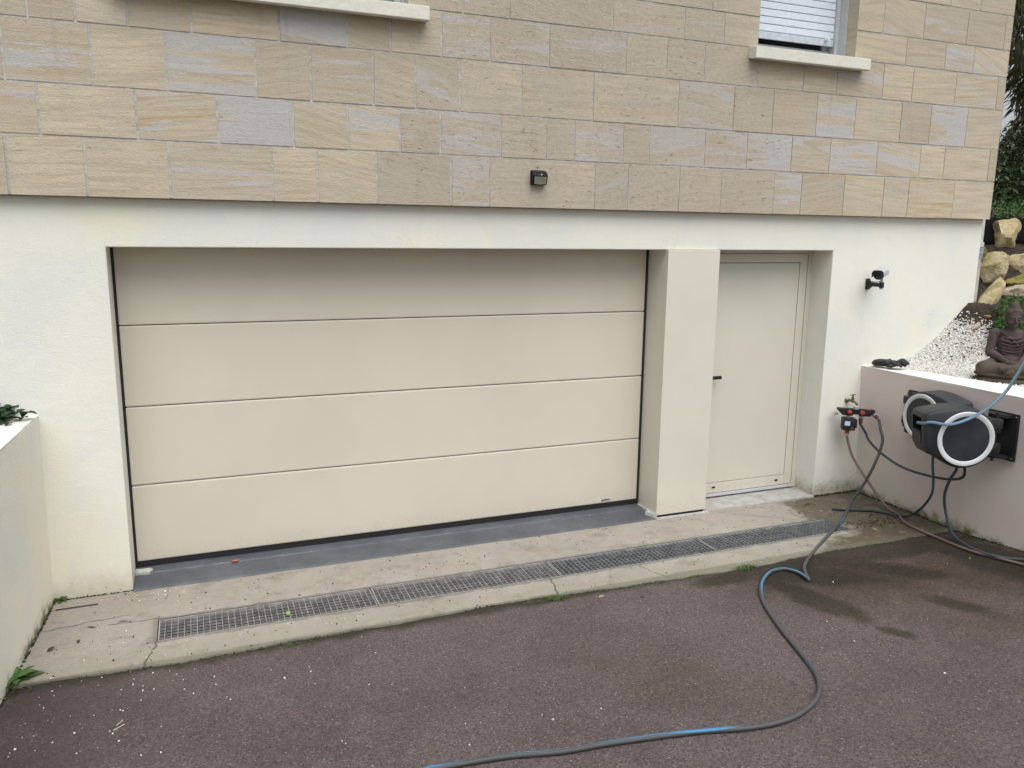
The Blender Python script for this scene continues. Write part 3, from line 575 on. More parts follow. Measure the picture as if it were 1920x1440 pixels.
    for k in range(4):
        za = zd+k*hp; zb = min(zd+(k+1)*hp-.0045, H-.001)
        p = MB().box(gx0, gx1, d, d+.028, za, zb, bev=.009); p.build('door_panel', BEIGE, root)
    st = MB().box(3.352, 3.437, d-.0012, d-.0002, .0945, .115); st.build('maker_plate', simple('pale_grey_plate', (.36, .37, .40), .4), root)
    mk = MB(); y = d-.0018
    def flat(pts): mk.add([(x, y, z) for x, z in pts], [tuple(range(len(pts)))])
    flat([(3.363+.0065*math.cos(t), .1035+.0075*math.sin(t)) for t in np.linspace(0, 2*PI, 9)[:-1]])
    mk.build('plate_emblem', BLACKPL, root)
    tx = bpy.data.curves.new('lettering', 'FONT'); tx.body = 'SPPMAR'; tx.size = .0135; tx.extrude = .0001; tx.offset = .0006
    dg = bpy.data.objects.new('tmp', tx); C.objects.link(dg); me = bpy.data.meshes.new_from_object(dg); bpy.data.objects.remove(dg)
    me.transform(Matrix.Translation((3.373, d-.0016, .1035)) @ Matrix.Rotation(PI/2, 4, 'X') @ Matrix.Diagonal((1.02, 1, 1, 1))); me.materials.append(BLACKPL)
    tt = bpy.data.objects.new('plate_lettering', me); C.objects.link(tt); tt.parent = root
    # ---- threshold of the garage
    th = MB(); n = 60; vs2 = []; xs = np.linspace(0.002, 3.694, n)
    prof = [(-.028, .0), (-.020, .012), (.10, .020), (.165, .026), (.172, .036), (.225, .040), (.30, .040)]
    th.rings([[(x, y+(.003*math.sin(x*9) if y < 0 else 0), z) for y, z in prof]+[(x, .30, -.02), (x, -.028, -.02)] for x in xs]); th.build('garage_threshold', SLATE, house)
    mc = simple('fresh_mortar', (.5, .49, .46), .95, var=.2, scale=40, bump=.004); MB().prism([(3.694, -.028), (4.172, -.034), (4.172, .0), (3.694, .06)], -.01, .009).build('mortar_bed', mc, house); mp = MB(); mp.prism([(0.003, .165), (.085, .160), (.105, .19), (.09, .225), (0.003, .228)], .02, .0425)
    mp.build('mortar_patch', mc, house); mp = MB(); mp.prism([(3.640, .06), (3.694, -.035), (3.70, -.01), (3.694, .24), (3.672, .24), (3.68, .13), (3.665, .06)], .0, .044)
    mp.build('mortar_seam', mc, house)
    # ---- clad pillar
    pl = MB(); pl.box(3.695, 4.148, -.018, .30, .030, H-.0005, bev=.0025); pil = pl.build('pillar_cladding', BEIGE_P, house)
    MB().box(3.71, 4.135, -.008, .30, .0, .0295).build('shadow_gap', RUBBER, pil)
    # ---- side door
    yd = .222; dr = MB()
    dr.box(4.149, 5.2525, yd, yd+.07, 2.043, H-.0005); dr.box(5.2075, 5.2525, yd, yd+.07, .026, 2.0425)
    sd = dr.build('side_door', BEIGE_D, house)
    lf = MB(); a, b, z0, z1 = 4.16, 5.204, .060, 2.0395; yi = yd+.003
    lf.box(a, 5.131, yi, yi+.06, 1.969, z1, bev=.002); lf.box(5.1285, b, yi+.0004, yi+.06, z0, z1, bev=.002); lf.box(a, 5.1265, yi-.001, yi+.06, z0, .1455, bev=.002)
    leaf = lf.build('door_leaf_frame', BEIGE_D, sd)
    MB().box(4.16, 5.1235, yi+.002, yi+.05, .150, 1.964, bev=.002).build('door_panel', BEIGE_D, sd)
    MB().box(4.15, 5.2065, yi+.012, yi+.066, .034, 2.0425).build('door_gasket', RUBBER, sd)
    wb = MB(); wb.box(4.149, 5.2065, yd-.016, yd+.003, .036, .056); wb.build('weather_bar', GREYPL, sd)
    for x, z in ((4.395, .1075), (5.043, .1035)): MB().box(x-.0165, x+.0165, yi-.004, yi-.0012, z-.008, z+.008, bev=.0015).build('drain_slot', BLACKPL, sd)
    hd = MB(); hd.tube([(4.235, yi+.003, 1.055), (4.235, yd-.05, 1.055)], .010, 12); hd.box(4.228, 4.366, yd-.062, yd-.044, 1.040, 1.067, bev=.004); hd.box(4.215, 4.255, yi-.004, yi+.002, .97, 1.11, bev=.002)
    hd.build('door_handle', BLACKPL, sd, auto=35)
    sl_ = MB(); sl_.rings([[(x, -.018, 0), (x, -.016, .012), (x, .205, .022), (x, .30, .022), (x, .30, -.02), (x, -.018, -.02)] for x in np.linspace(4.149, 5.2505, 20)]); sl_.build('side_door_sill', SILLCON, house)
build_house()
# rain pipe behind the corner
pp = empty('drain_pipe', (6.965, .07, 1.45), 'pale grey drain pipe with a blue mark on the right house corner', 'pipe')
MB().lathe([(.030, .0), (.036, .0), (.036, .55), (.043, .56), (.043, .70)], n=20).build('lower_pipe', PIPE, pp, auto=35)
MB().lathe([(.0445, .56), (.0445, .655), (.043, .66)], n=20).build('paint_mark', PIPEBLUE, pp, auto=35)
MB().lathe([(.032, .70), (.032, 1.35)], n=20).build('upper_pipe', PIPE, pp, auto=35)

# ================================================================== DRAIN GRATES
def make_grate():
    root = empty('drain_grate', (0, 0, 0), 'x', 'drain grate', 'steel grates set end to end in the concrete')
    L, Wd = 1.195, .250; f = MB()
    f.box(0, L, 0, .0065, -.030, .0); f.box(0, L, Wd-.0065, Wd, -.030, .0); f.box(0, .0065, .0065, Wd-.0065, -.030, 0); f.box(L-.0065, L, .0065, Wd-.0065, -.030, 0)
    f.build('frame', GALV, root); b = MB(); n = 36
    for k in range(1, n): x = L*k/n; b.box(x-.0013, x+.0013, .0065, Wd-.0065, -.0125, -.0006)
    b.build('cross_bars', GALV, root); c = MB(); n2 = 7
    for k in range(1, n2): y = Wd*k/n2; c.box(.0065, L-.0065, y-.0016, y+.0016, -.0125, -.0012)
    c.build('bearing_bars', GALV_B, root)
    return root
g0 = make_grate(); GL = ['bright steel drain grate at the left end, a green leaf lying in it', 'steel drain grate second from the left, a shallow crack at its right end', 'steel drain grate third from the left, in front of the clad pillar', 'dark steel drain grate at the right end, crossed by the grey hose']
for i, x in enumerate((.160, 1.362, 2.564, 3.766)):
    g = g0 if i == 0 else copy_tree(g0)
    g.location = (x, -.7165+.003*(i % 2), -.001); g.rotation_euler = (0, 0, (.001, -.002, .002, -.001)[i]); g['label'] = GL[i]
    if i >= 2:
        for ch_ in [o for o in bpy.data.objects if o.parent == g]: ch_.data = ch_.data.copy(); ch_.data.materials[0] = GALV_DB if ch_.name.startswith('bearing') else GALV_D

# ================================================================== WALL LAMP, CAMERA
def wall_lamp():
    r = empty('wall_lamp', (2.62, STY, 2.545), 'small black solar wall lamp on the stone above the garage door', 'lamp')
    w = .052; b = MB()
    prof = [(0, -.050), (0, .043), (-.018, .043), (-.052, .022), (-.060, .005), (-.040, -.050)]
    b.rings([[(x, y, z) for y, z in prof] for x in (-w, w)]); o = b.build('lamp_body', simple('lamp_black_plastic', (.006, .006, .008), .6, spec=.25), r); m = o.modifiers.new('b', 'BEVEL'); m.width = .003; m.segments = 2
    d = MB(); d.add([(-w*.86, -.0615, .000), (w*.86, -.0615, .000), (w*.80, -.0445, -.046), (0, -.043, -.0495), (-w*.80, -.0445, -.046)], [(0, 4, 3, 2, 1)]); d.add([(-w*.86, -.058, .000), (w*.86, -.058, .000), (w*.80, -.041, -.046), (0, -.0395, -.0495), (-w*.80, -.041, -.046)], [(0, 1, 2, 3, 4)]); d.build('diffuser', PANEL, r)
    s = MB(); s.ball((.006, -.058, .0125), (.0055, .004, .0055)); s.build('motion_sensor', RINGPL, r, True)
    p = MB(); p.add([(-w*.85, -.0195, .0432), (w*.85, -.0195, .0432), (w*.85, -.051, .0238), (-w*.85, -.051, .0238)], [(0, 3, 2, 1)]); p.build('solar_panel', simple('solar_cell', (.010, .010, .016), .5, spec=.3), r)
wall_lamp()
def security_camera():
    r = empty('security_camera', (5.64, 0, 1.80), 'silver bullet security camera on a black bracket right of the side door', 'camera')
    b = MB(); b.box(-.020, .020, -.014, -.0005, -.045, .045, bev=.004); b.box(-.012, .012, -.03, -.012, -.035, .03, bev=.004)
    b.rings([[(sx*.013, y, z+dz) for sx, dz in ((-1, -.017*s), (1, -.017*s), (1, .015*s), (-1, .015*s))] for y, z, s in ((-.014, -.012, 1.8), (-.05, 0, 1.0), (-.15, .0, .95))]); b.tube([(0, -.150, -.022), (0, -.150, .022)], .019, 14)
    b.build('bracket', BLACKPL2, r, auto=35)
    MB().tube([(0, -.150, -.034), (0, -.150, -.022)], .014, 12).build('clamp_nut', GREYCON, r, auto=40); k = MB(); k.tube([(0, -.150, .022), (-.005, -.150, .055)], .011, 12); k.build('swivel', GREYCON, r, auto=40)
    f = Vector((-.86, -.48, -.16)).normalized(); c = Vector((-.022, -.150, .090)); up = Vector((0, 0, 1)); s_ = f.cross(up).normalized(); u = s_.cross(f)
    M = Matrix((s_, u, f)).transposed().to_4x4(); M.translation = c
    M = M @ Matrix.Diagonal((1.12, 1.12, .80, 1)); h = MB(); h.lathe([(.010, -.085), (.030, -.083), (.033, -.078), (.033, .060), (.034, .062), (.034, .070)], M, 28); h.build('camera_body', SILVER, r, auto=35)
    l = MB(); l.lathe([(.0335, .069), (.0335, .073), (.026, .073), (.024, .0715), (.012, .0715), (.010, .076), (.004, .076)], M, 28); l.build('lens', LENS, r, auto=35)
    ho = MB(); pts = []
    for t in np.linspace(math.radians(-10), math.radians(190), 17):
        q = (abs(math.cos(t))**.6*math.copysign(1, math.cos(t)), abs(math.sin(t))**.6*math.copysign(1, math.sin(t))); pts.append(q)
    outer = [(x*.0400, y*.0385+.000) for x, y in pts]; inner = [(x*.0375, y*.036+.000) for x, y in pts][::-1]
    ho.rings([[(x, y, z) for x, y in outer+inner] for z in (-.092, .098)], M); ho.build('sun_shield', SILVER, r, auto=40)
    fr = MB(); fr.rings([[(x*s, y*s, z) for x, y in outer+[(x*.84, y*.84) for x, y in inner]] for z, s in ((.0981, 1.03), (.102, 1.02))], M); fr.build('shield_lip', BLACKPL2, r)
    cb = MB(); cb.tube(spline([(.005, -.14, .05), (.02, -.12, .03), (.015, -.08, .02), (.0, -.03, .02), (0, -.01, .01)], .01), .0035, 8); cb.build('cable', BLACKPL2, r, True)
security_camera()

# ================================================================== TAP, SPLITTER, TIMER
def tap():
    r = empty('garden_tap', (5.531, 0, .824), 'weathered brass garden tap on the render by the right corner', 'tap'); b = MB()
    b.tube([(0, 0, 0), (0, -.012, 0)], .020, 16); b.tube([(0, -.010, .002), (.004, -.055, .006)], .0105, 14); b.ball((.006, -.062, .006), .0155)
    b.tube([(.006, -.062, .01), (.006, -.062, .034)], .013, 12); b.tube([(.006, -.062, .034), (.006, -.062, .052)], .008, 10)
    b.tube(spline([(.008, -.066, .002), (.013, -.088, -.004), (.016, -.10, -.018), (.016, -.102, -.034)], .006), .0098, 12); b.build('tap_body', BRASS, r, auto=45)
    h = MB(); h.tube([(-.026, -.068, .056), (.038, -.056, .056)], .0048, 8); h.ball((.006, -.062, .056), .0078); h.build('tap_handle', BRASS, r, True)
    MB().ball((-.001, -.012, .004), (.014, .006, .014)).build('wall_flange', CHROME, r, True)
tap()
def splitter():
    A = Vector((5.365, -.075, .760)); B = Vector((5.62, -.225, .752)); c = (A+B)/2; d = (B-A).normalized(); L = (B-A).length
    n = Vector((d.y, -d.x, 0)).normalized(); n = -n if n.y > 0 else n
    r = empty('hose_splitter', c, 'black four way hose splitter with orange knobs hanging under the tap', 'hose splitter')
    M = Matrix((d, -n, Vector((0, 0, 1)))).transposed().to_4x4()
    b = MB(); h = L/2
    for s in (-1, 1):
        pr = [(.022, -.024), (.022, .028), (h*.98, .028), (h, .012), (h*.72, -.032), (.030, -.032)]
        b.rings([[(s*x, y, z*(.92 if abs(y) > .012 else 1)) for x, z in pr] for y in ((-.025, -.016, .016, .025) if s > 0 else (.025, .016, -.016, -.025))], M)
    b.box(-.028, .028, -.012, .012, -.014, .014, M, .003); b.tube([tuple(M @ Vector((0, 0, -.02))), tuple(M @ Vector((0, 0, .022)))], .019, 16); b.build('splitter_body', BLACKPL, r, auto=40)
    g = MB(); g.lathe([(.022, .022), (.0235, .024), (.0235, .046), (.019, .050)], M, 20); g.build('inlet_nut', GREYCON, r, auto=35)
    for x in (-.055, .045):
        k = MB(); Mk = M @ Matrix.Translation((x, -.025, 0)) @ Matrix.Scale(1.2, 4) @ Matrix.Rotation(PI/2, 4, 'X'); k.lathe([(.019, -.002), (.019, .006), (.017, .008)], Mk, 20); kk = k.build('knob_ring', BLACKPL2, r, auto=35)
        o = MB(); o.lathe([(.0145, .008), (.0145, .011), (.013, .012)], Mk, 20); o.box(-.003, .003, -.013, .013, .011, .016, Mk @ Matrix.Rotation(PI/2 if x < 0 else 0, 4, 'Z')); o.build('valve_knob', ORANGE, r, auto=35)
    o = MB(); o.lathe([(.017, .020), (.017, .028), (.014, .031)], M @ Matrix.Translation((.098, 0, 0)), 18); o.build('valve_knob', ORANGE, r, auto=35)
    e = MB(); Me = M @ Matrix.Translation((-h+.004, 0, -.012)) @ Matrix.Rotation(math.radians(-130), 4, 'Y'); e.lathe([(.016, 0), (.016, .018), (.011, .020), (.010, .034), (.006, .036)], Me, 16); e.build('spare_outlet', GREYCON, r, auto=35)
    for x in (-.055, .045): o = MB(); o.lathe([(.018, -.048), (.018, -.030)], M @ Matrix.Translation((x, 0, 0)), 16); o.build('outlet_nut', GREYCON, r, auto=35)
    W_ = lambda x, z, y=0: c+M.to_3x3() @ Vector((x, y, z))
    cb = MB(); cb.lathe([(.015, -.052), (.016, -.050), (.016, -.084), (.0145, -.086), (.0135, -.104), (.009, -.106)], M @ Matrix.Translation((.045, 0, 0)), 18); cb.build('hose_coupling', REDCON, r, auto=35)
    Md = M @ Matrix.Translation((h-.016, 0, -.006)) @ Matrix.Rotation(math.radians(128), 4, 'Y')
    cb = MB(); cb.lathe([(.015, .0), (.015, .022), (.0155, .024), (.0155, .050), (.014, .052), (.013, .070), (.009, .072)], Md, 18); cb.build('hose_coupling', REDCON, r, auto=35)
    gb = MB(); gb.lathe([(.0165, .0), (.0165, .020)], Md, 18); gb.lathe([(.015, .054), (.0145, .066)], Md, 18); gb.build('coupling_collar', GREYCON, r, auto=35)
    # watering timer screwed under the left outlet
    tpos = W_(-.055, -.046)
    t = empty('watering_timer', tpos, 'black watering timer with a pale display below the hose splitter', 'timer'); R = Matrix((d, -n, Vector((0, 0, 1)))).transposed().to_4x4() @ Matrix.Scale(1.32, 4)
    bb = MB(); bb.box(-.036, .040, -.034, .028, -.082, -.003, R, .007); bb.box(.040, .050, -.030, .018, -.064, -.010, R, .003); bb.build('timer_body', BLACKPL, t, auto=40)
    MB().box(-.026, .006, -.0352, -.0338, -.050, -.022, R).build('display', LCD, t)
    MB().box(.012, .030, -.0356, -.0338, -.074, -.058, R, .001).build('timer_button', REDCON, t)
    q = MB(); q.lathe([(.013, -.106), (.0145, -.104), (.0145, -.084), (.013, -.082)], R, 16); q.build('hose_coupling', ORANGE, t, auto=35)
    q = MB(); q.lathe([(.008, -.124), (.0125, -.121), (.0125, -.106)], R, 16); q.build('coupling_collar', GREYCON, t, auto=35)
    end2 = c+(Md @ Vector((0, 0, .068))); return tpos+Vector((0, 0, -.156)), W_(.045, -.100), end2
H_C0, H_B0, H_A0 = splitter()

# ================================================================== HOSE REELS
def reel(center, n_ang, mount_side, label):
    """drum centre; n_ang: heading of the ringed face; wall mount at local +a"""
    r = empty('hose_reel', center, label, 'hose reel', 'wall mounted hose reels on the mauve wall')
    n = Vector((math.cos(n_ang), math.sin(n_ang), 0)); a = Vector((-n.y, n.x, 0))*mount_side      # a: towards the wall mount
    M = Matrix((a, Vector((0, 0, 1)), n)).transposed().to_4x4()
    if M.to_3x3().determinant() < 0: flip = True
    else: flip = False
    # drum outline in (a, z): circle with a nose on the side away from the mount
    R = .200; T = .112
    def outline(R, notch=False):
        p = [(R*math.cos(t), R*math.sin(t)) for t in np.linspace(math.radians(95), math.radians(-140), 40)]
        p += [(-.220, -.110), (-.250, -.055)]
        if notch: p += [(-.262, .030), (-.150, .035), (-.150, .128), (-.270, .122)]
        p += [(-.270, .130), (-.262, .152), (-.238, .168), (-.150, .186), (-.08, .198)]
        return p
    def shell(levels, notch=False):
        o = outline(R, notch); cx = sum(x for x, _ in o)/len(o); rings = []
        for z, ins in levels: rings.append([(x*(1-ins)+(0 if not notch else 0), y*(1-ins), z) for x, y in o])
        mb.rings(rings[::-1] if flip else rings, M)
    mb = MB()
    shell([(.064, 0), (.082, .0), (.098, .012), (.108, .035), (T, .07)]); shell([(-T, .10), (-.096, .055), (-.085, .018), (-.070, 0), (-.064, 0)]); shell([(-.0639, 0), (.0639, 0)], True)
    body = mb.build('drum_housing', REELPL, r, auto=32)
    d = MB(); d.lathe([(.001, T+.001), (.150, T+.001), (.155, T+.004), (.150, T+.004), (.148, T-.006), (.085, T-.004), (.082, T), (.060, T), (.058, T-.004), (.03, T-.004), (.02, T+.002), (.002, T+.002)][3:], M, 48); d.build('drum_disc', REELPL, r, auto=30)
    g = MB(); rg = [[((.1625+.018*math.copysign(abs(math.cos(s))**.6, math.cos(s)))*math.cos(t), (.1625+.018*math.copysign(abs(math.cos(s))**.6, math.cos(s)))*math.sin(t), T+.002+.006*math.sin(s)-.003*math.cos(s)*-1) for s in np.linspace(0, 2*PI, 13)[:-1]] for t in np.linspace(0, 2*PI, 65)]
    g.rings(rg, M, cap=False); g.build('light_ring', RINGPL, r, True)
    g = MB(); g.lathe([(.150, -T+.002), (.150, -T-.004), (.06, -T-.006), (.02, -T-.006)], M, 40); g.build('back_disc', REELPL, r, auto=30)
    # bracket clamps top and bottom
    k = MB()
    for z in (.055, -.105): k.box(.165, .262, z, z+.062, -.050, .050, M, .006); k.box(.20, .262, z-.028, z, -.035, .035, M, .004)
    k.tube([tuple(M @ Vector((.244, -.17, 0))), tuple(M @ Vector((.244, .155, 0)))], .010, 10); k.build('hinge_clamp', BLACKPL, r, auto=35)
    lid = MB(); lid.rings([[(x, z, y) for x, z in ((-.2535, -.050), (-.2645, .024), (-.2600, .024), (-.2485, -.050))] for y in (-.055, .055)], M); lid.build('nose_flap', BLACKPL, r)
    return r, M
def wall_plate(x, y, z, rx, label, lean=0):
    r = empty('wall_bracket', (x, y, z), label, 'bracket', 'hose reel brackets on the mauve wall')
    p = MB(); prof = []
    p.box(-.022, -.002, -.125, .105, -.17, .165, None, .006)
    p.build('wall_plate', BLACKPL, r, auto=35); e = MB()
    for zz in (.135, -.155):
        e.rings([[(-.02, -.085, zz), (-.02, .085, zz), (-.060, .075, zz), (-.105, .035, zz), (-.118, .0, zz), (-.105, -.035, zz), (-.060, -.075, zz)], [(-.02, -.085, zz+.022), (-.02, .085, zz+.022), (-.060, .075, zz+.022), (-.105, .035, zz+.022), (-.118, .0, zz+.022), (-.105, -.035, zz+.022), (-.060, -.075, zz+.022)]])
    e.tube([(-.085, 0, -.155), (-.085, 0, .157)], .008, 8); e.build('bracket_arm', BLACKPL, r, auto=35)
    for yy in (-.105, .085):
        for zz in (-.15, .145): MB().ball((-.024, yy, zz), (.003, .005, .005)).build('screw', CHROME, r, True)
    return r

NEAR_ANG = math.atan2(-.915, -.41); FAR_ANG = math.atan2(.07, -1.0)
def place_reels():
    n1 = Vector((math.cos(FAR_ANG), math.sin(FAR_ANG), 0)); n2 = Vector((math.cos(NEAR_ANG), math.sin(NEAR_ANG), 0))
    f1 = Vector((5.43, -.847, .865)); f2 = Vector((5.28, -1.334, .834))
    r1, M1 = reel(f1-n1*.106, FAR_ANG, -1, 'black hose reel folded flat against the mauve wall, behind the other reel')
    r2, M2 = reel(f2-n2*.115, NEAR_ANG, 1, 'black hose reel swung out from the wall, its full pale ring facing the drive')
    r1.scale = (.98, .98, .98); r2.scale = (1.06, 1.06, 1.06)
    a1 = M1.to_3x3() @ Vector((1, 0, 0)); a2 = M2.to_3x3() @ Vector((1, 0, 0))
    return r1, r2, a1, a2
r1, r2, a1, a2 = place_reels()
wall_plate(5.68, r1.location.y+.25, .835, 0, 'black wall bracket half hidden behind the rear hose reel')
wall_plate(5.68, -1.30, .825, 0, 'tall black wall bracket to the right of the front hose reel')

# ================================================================== HOSES
def hose(name, pts, r, mat, label, step=.015):
    P = spline(pts, step); o = (P[0].x, P[0].y, P[0].z)
    mb = MB().tube(P, r, 12); return tag(mb.build(name, mat, None, True, origin=o), label, 'hose', 'garden hoses round the tap and reels')
hr = .0105
def onground(l, r=hr): return [(x, y, max(z, gz(x, y) if y < -.95 else 0)+r) for x, y, z in l]
A = [tuple(H_A0), (5.60, -.318, .645), (5.575, -.375, .546), (5.50, -.389, .373), (5.44, -.355, .20), (5.36, -.325, .055), (5.22, -.42, .018)]
A += onground([(5.07, -.533, 0), (4.74, -.749, 0), (4.387, -.968, -.011), (4.149, -1.15, .004), (4.045, -1.27, .014), (3.990, -1.355, .02)], .0125)
A2 = [(3.971, -1.387, .023), (3.990, -1.32, .018), (4.000, -1.24, .012), (3.960, -1.158, .004), (3.836, -1.177, .006), (3.652, -1.324, .018), (3.483, -1.543, .035), (3.323, -1.871, .062), (3.203, -2.172, .086), (3.128, -2.352, .1), (3.046, -2.476, .11), (2.942, -2.569, .118), (2.791, -2.637, .123), (2.661, -2.656, .124), (2.507, -2.64, .123), (2.284, -2.578, .118), (1.939, -2.516, .113), (1.711, -2.488, .111), (1.502, -2.434, .107), (1.267, -2.404, .104), (1.138, -2.402, .104), (.8, -2.5, .11), (.5, -2.75, .13)]
A += onground(A2, .0125)
hose('garden_hose', A, .0115, HOSE_A, 'long grey hose with a blue stripe snaking over the asphalt to the front')
hose('garden_hose', [tuple(H_B0), (5.575, -.20, .575), (5.565, -.245, .53), (5.54, -.394, .469), (5.50, -.648, .423), (5.46, -.925, .437), (5.40, -1.165, .485), (5.34, -1.31, .560), (5.33, -1.30, .68)], .0095, HOSE_B, 'dark teal hose sagging in the air from the splitter to the front reel')
Cc = [tuple(H_C0), (5.475, -.15, .42), (5.50, -.20, .324), (5.53, -.33, .185), (5.56, -.50, .035)]+onground([(5.567, -.60, 0), (5.452, -.796, 0), (5.43, -1.102, -.0), (5.380, -1.39, .025), (5.410, -1.60, .043), (5.45, -1.79, .054), (5.5, -2.3, .1), (5.4, -3.0, .16)], .0105)
hose('garden_hose', Cc, .0105, HOSE_C, 'thin brownish hose crossing behind the others and running along the mauve wall')
hose('garden_hose', [(5.53, -.90, .72), (5.51, -.912, .53), (5.52, -.927, .396), (5.55, -.900, .267), (5.575, -.80, .12), (5.57, -.70, .03), (5.52, -.60, .012), (5.445, -.488, .0115), (5.301, -.409, .0105), (5.155, -.329, .0105)], .0095, mat_hose('dark_blue_hose', (.012, .028, .038), (.05, .12, .19), .30, .25), 'dark blue hose hanging from the rear reel with its cut end on the concrete')
hose('garden_hose', [(5.35, -1.23, .68), (5.40, -1.20, .570), (5.46, -1.11, .455), (5.50, -1.052, .312), (5.53, -1.063, .16), (5.50, -1.16, .05), (5.42, -1.34, .045), (5.39, -1.50, .055), (5.43, -1.62, .064), (5.52, -1.70, .072), (5.62, -1.72, .08), (5.66, -1.9, .09), (5.6, -2.3, .12)], .0105, HOSE_E, 'grey teal hose looping down from the front reel onto the asphalt')
n2_ = Vector((math.cos(NEAR_ANG), math.sin(NEAR_ANG), 0)); q_ = r2.location; zz_ = Vector((0, 0, 1))
hose('garden_hose', [tuple(q_-a2*.17+zz_*.085), tuple(q_-a2*.262+zz_*.085), tuple(q_-a2*.292+n2_*.045+zz_*.090), tuple(q_-a2*.280+n2_*.10+zz_*.100), (5.051, -1.248, .948), (5.142, -1.311, .940), (5.242, -1.366, .982), (5.336, -1.42, 1.06), (5.407, -1.484, 1.18), (5.42, -1.534, 1.292), (5.431, -1.583, 1.408), (5.45, -1.66, 1.56), (5.5, -1.8, 1.75)], .0100, HOSE_F, 'light blue hose pulled taut out of the front reel nose up to the right')

# ================================================================== GRAVEL, ROCKS, STATUE, PLANTS
def pebbles(name, pts, size, mat, label, cat='gravel'):
    ico = bmesh.new(); bmesh.ops.create_icosphere(ico, subdivisions=1, radius=1); V = np.array([v.co[:] for v in ico.verts]); F = np.array([[v.index for v in f.verts] for f in ico.faces]); ico.free()
    N = len(pts); P = np.array(pts); S = RNG.uniform(size[0], size[1], N)[:, None]*RNG.uniform(.55, 1.25, (N, 3)); S[:, 2] *= .62
    jit = RNG.uniform(.72, 1.2, (N, len(V), 3)); vv = V[None]*jit*S[:, None, :]
    q = RNG.normal(size=(N, 4)); q /= np.linalg.norm(q, axis=1)[:, None]; tilt = .45; q[:, 1:3] *= tilt; q /= np.linalg.norm(q, axis=1)[:, None]
    w, x, y, z = q.T; R = np.stack([np.stack([1-2*(y*y+z*z), 2*(x*y-z*w), 2*(x*z+y*w)], -1), np.stack([2*(x*y+z*w), 1-2*(x*x+z*z), 2*(y*z-x*w)], -1), np.stack([2*(x*z-y*w), 2*(y*z+x*w), 1-2*(x*x+y*y)], -1)], 1)
    vv = np.einsum('nij,nkj->nki', R, vv)+P[:, None, :]; ff = F[None]+(np.arange(N)*len(V))[:, None, None]
    me = bpy.data.meshes.new(name); me.vertices.add(N*len(V)); me.vertices.foreach_set('co', vv.ravel().astype(np.float32)); nf = N*len(F)
    me.loops.add(nf*3); me.loops.foreach_set('vertex_index', ff.ravel().astype(np.int32)); me.polygons.add(nf); me.polygons.foreach_set('loop_start', np.arange(0, nf*3, 3, dtype=np.int32)); me.polygons.foreach_set('loop_total', np.full(nf, 3, dtype=np.int32))
    me.materials.append(mat); me.update(); me.validate(); o = bpy.data.objects.new(name, me); C.objects.link(o); return tag(o, label, cat, kind='stuff')
gp = []
while len(gp) < 38000:
    y = -.004-RNG.uniform(0, 1)**1.35*2.5; x = RNG.uniform(5.84, 7.6)
    if x < min(6.10, 5.83+.19*(-y))+.008+RNG.normal()*.006: continue
    a_ = -y; t = x-5.98-min(1.55*a_, .62+.62*a_)
    if t < 0 and RNG.random() < .5: continue
    if t > .64+RNG.normal()*.05 or (y > -.6 and x > 7.0-.6*a_+RNG.normal()*.04): continue
    gp.append((x, y, hill(x, y)+RNG.uniform(.0, .012)))
pebbles('gravel', gp, (.0056, .0115), PEBBLE, 'white marble chippings on the raised bed beside the statue')
# paint flakes and grit
fl = []
while len(fl) < 210:
    x = -.38+RNG.exponential(.60); y = -.05-RNG.uniform(0, 1)*3.0
    if x > 5.5 or -.74 < y < -.44 and x > .14: continue
    fl.append((x, y, (gz(x, y) if y < edge_y(x) else 0)+.003))
for _ in range(20):
    x = RNG.uniform(0, 5.6); y = -RNG.uniform(.78, 3.4); fl.append((x, y, (gz(x, y) if y < edge_y(x) else 0)+.003))
for _ in range(26): fl.append((RNG.uniform(-.22, .3), RNG.normal(-.10, .022), .003))
pebbles('paint_flakes', fl, (.0020, .0060), simple('white_flakes', (.72, .69, .62), .8), 'scattered white paint flakes and grit on the drive and the apron', 'debris')
dk = [(RNG.uniform(-.35, 5.5), -RNG.uniform(.03, .95), .002) for _ in range(420)]; dk = [p for p in dk if not (-.74 < p[1] < -.44 and .14 < p[0] < 4.98)]
dk += [(RNG.normal(5.30, .16), RNG.normal(-.66, .05), .004) for _ in range(90)]
pebbles('soil_crumbs', dk, (.002, .0065), SOIL, 'dark soil crumbs scattered on the concrete apron', 'debris')

def rock(center, size, rot, mat, label, seed):
    bm = bmesh.new(); bmesh.ops.create_icosphere(bm, subdivisions=4, radius=1); rn = random.Random(seed)
    planes = [(Vector((rn.gauss(0, 1), rn.gauss(0, 1), rn.gauss(0, 1))).normalized(), rn.uniform(.62, .85)) for _ in range(14)]
    from mathutils import noise as mn
    for v in bm.verts:
        d = v.co.normalized(); r = 1.0
        for n_, k in planes:
            dd = d.dot(n_)
            if dd > .05: r = min(r, k/dd)
        v.co = d*r; v.co += d*(mn.noise(d*2.5+Vector((seed, 0, 0)))*.07+mn.noise(d*8+Vector((seed, 3, 0)))*.03)
    mb = MB().bm(bm); R = Matrix.Rotation(rot[2], 4, 'Z') @ Matrix.Rotation(rot[1], 4, 'Y') @ Matrix.Rotation(rot[0], 4, 'X') @ Matrix.Diagonal((*size, 1))
    mb.v = [tuple(R @ Vector(p)) for p in mb.v]; o = mb.build('boulder', mat, None, auto=28); o.location = center
    return tag(o, label, 'rock', 'boulders of the rockery behind the house corner')
rock((7.66, .37, 2.195), (.26, .18, .20), (.1, .05, .4), ROCK_Y, 'large pale boulder on top of the rockery against the black sheet', 3)
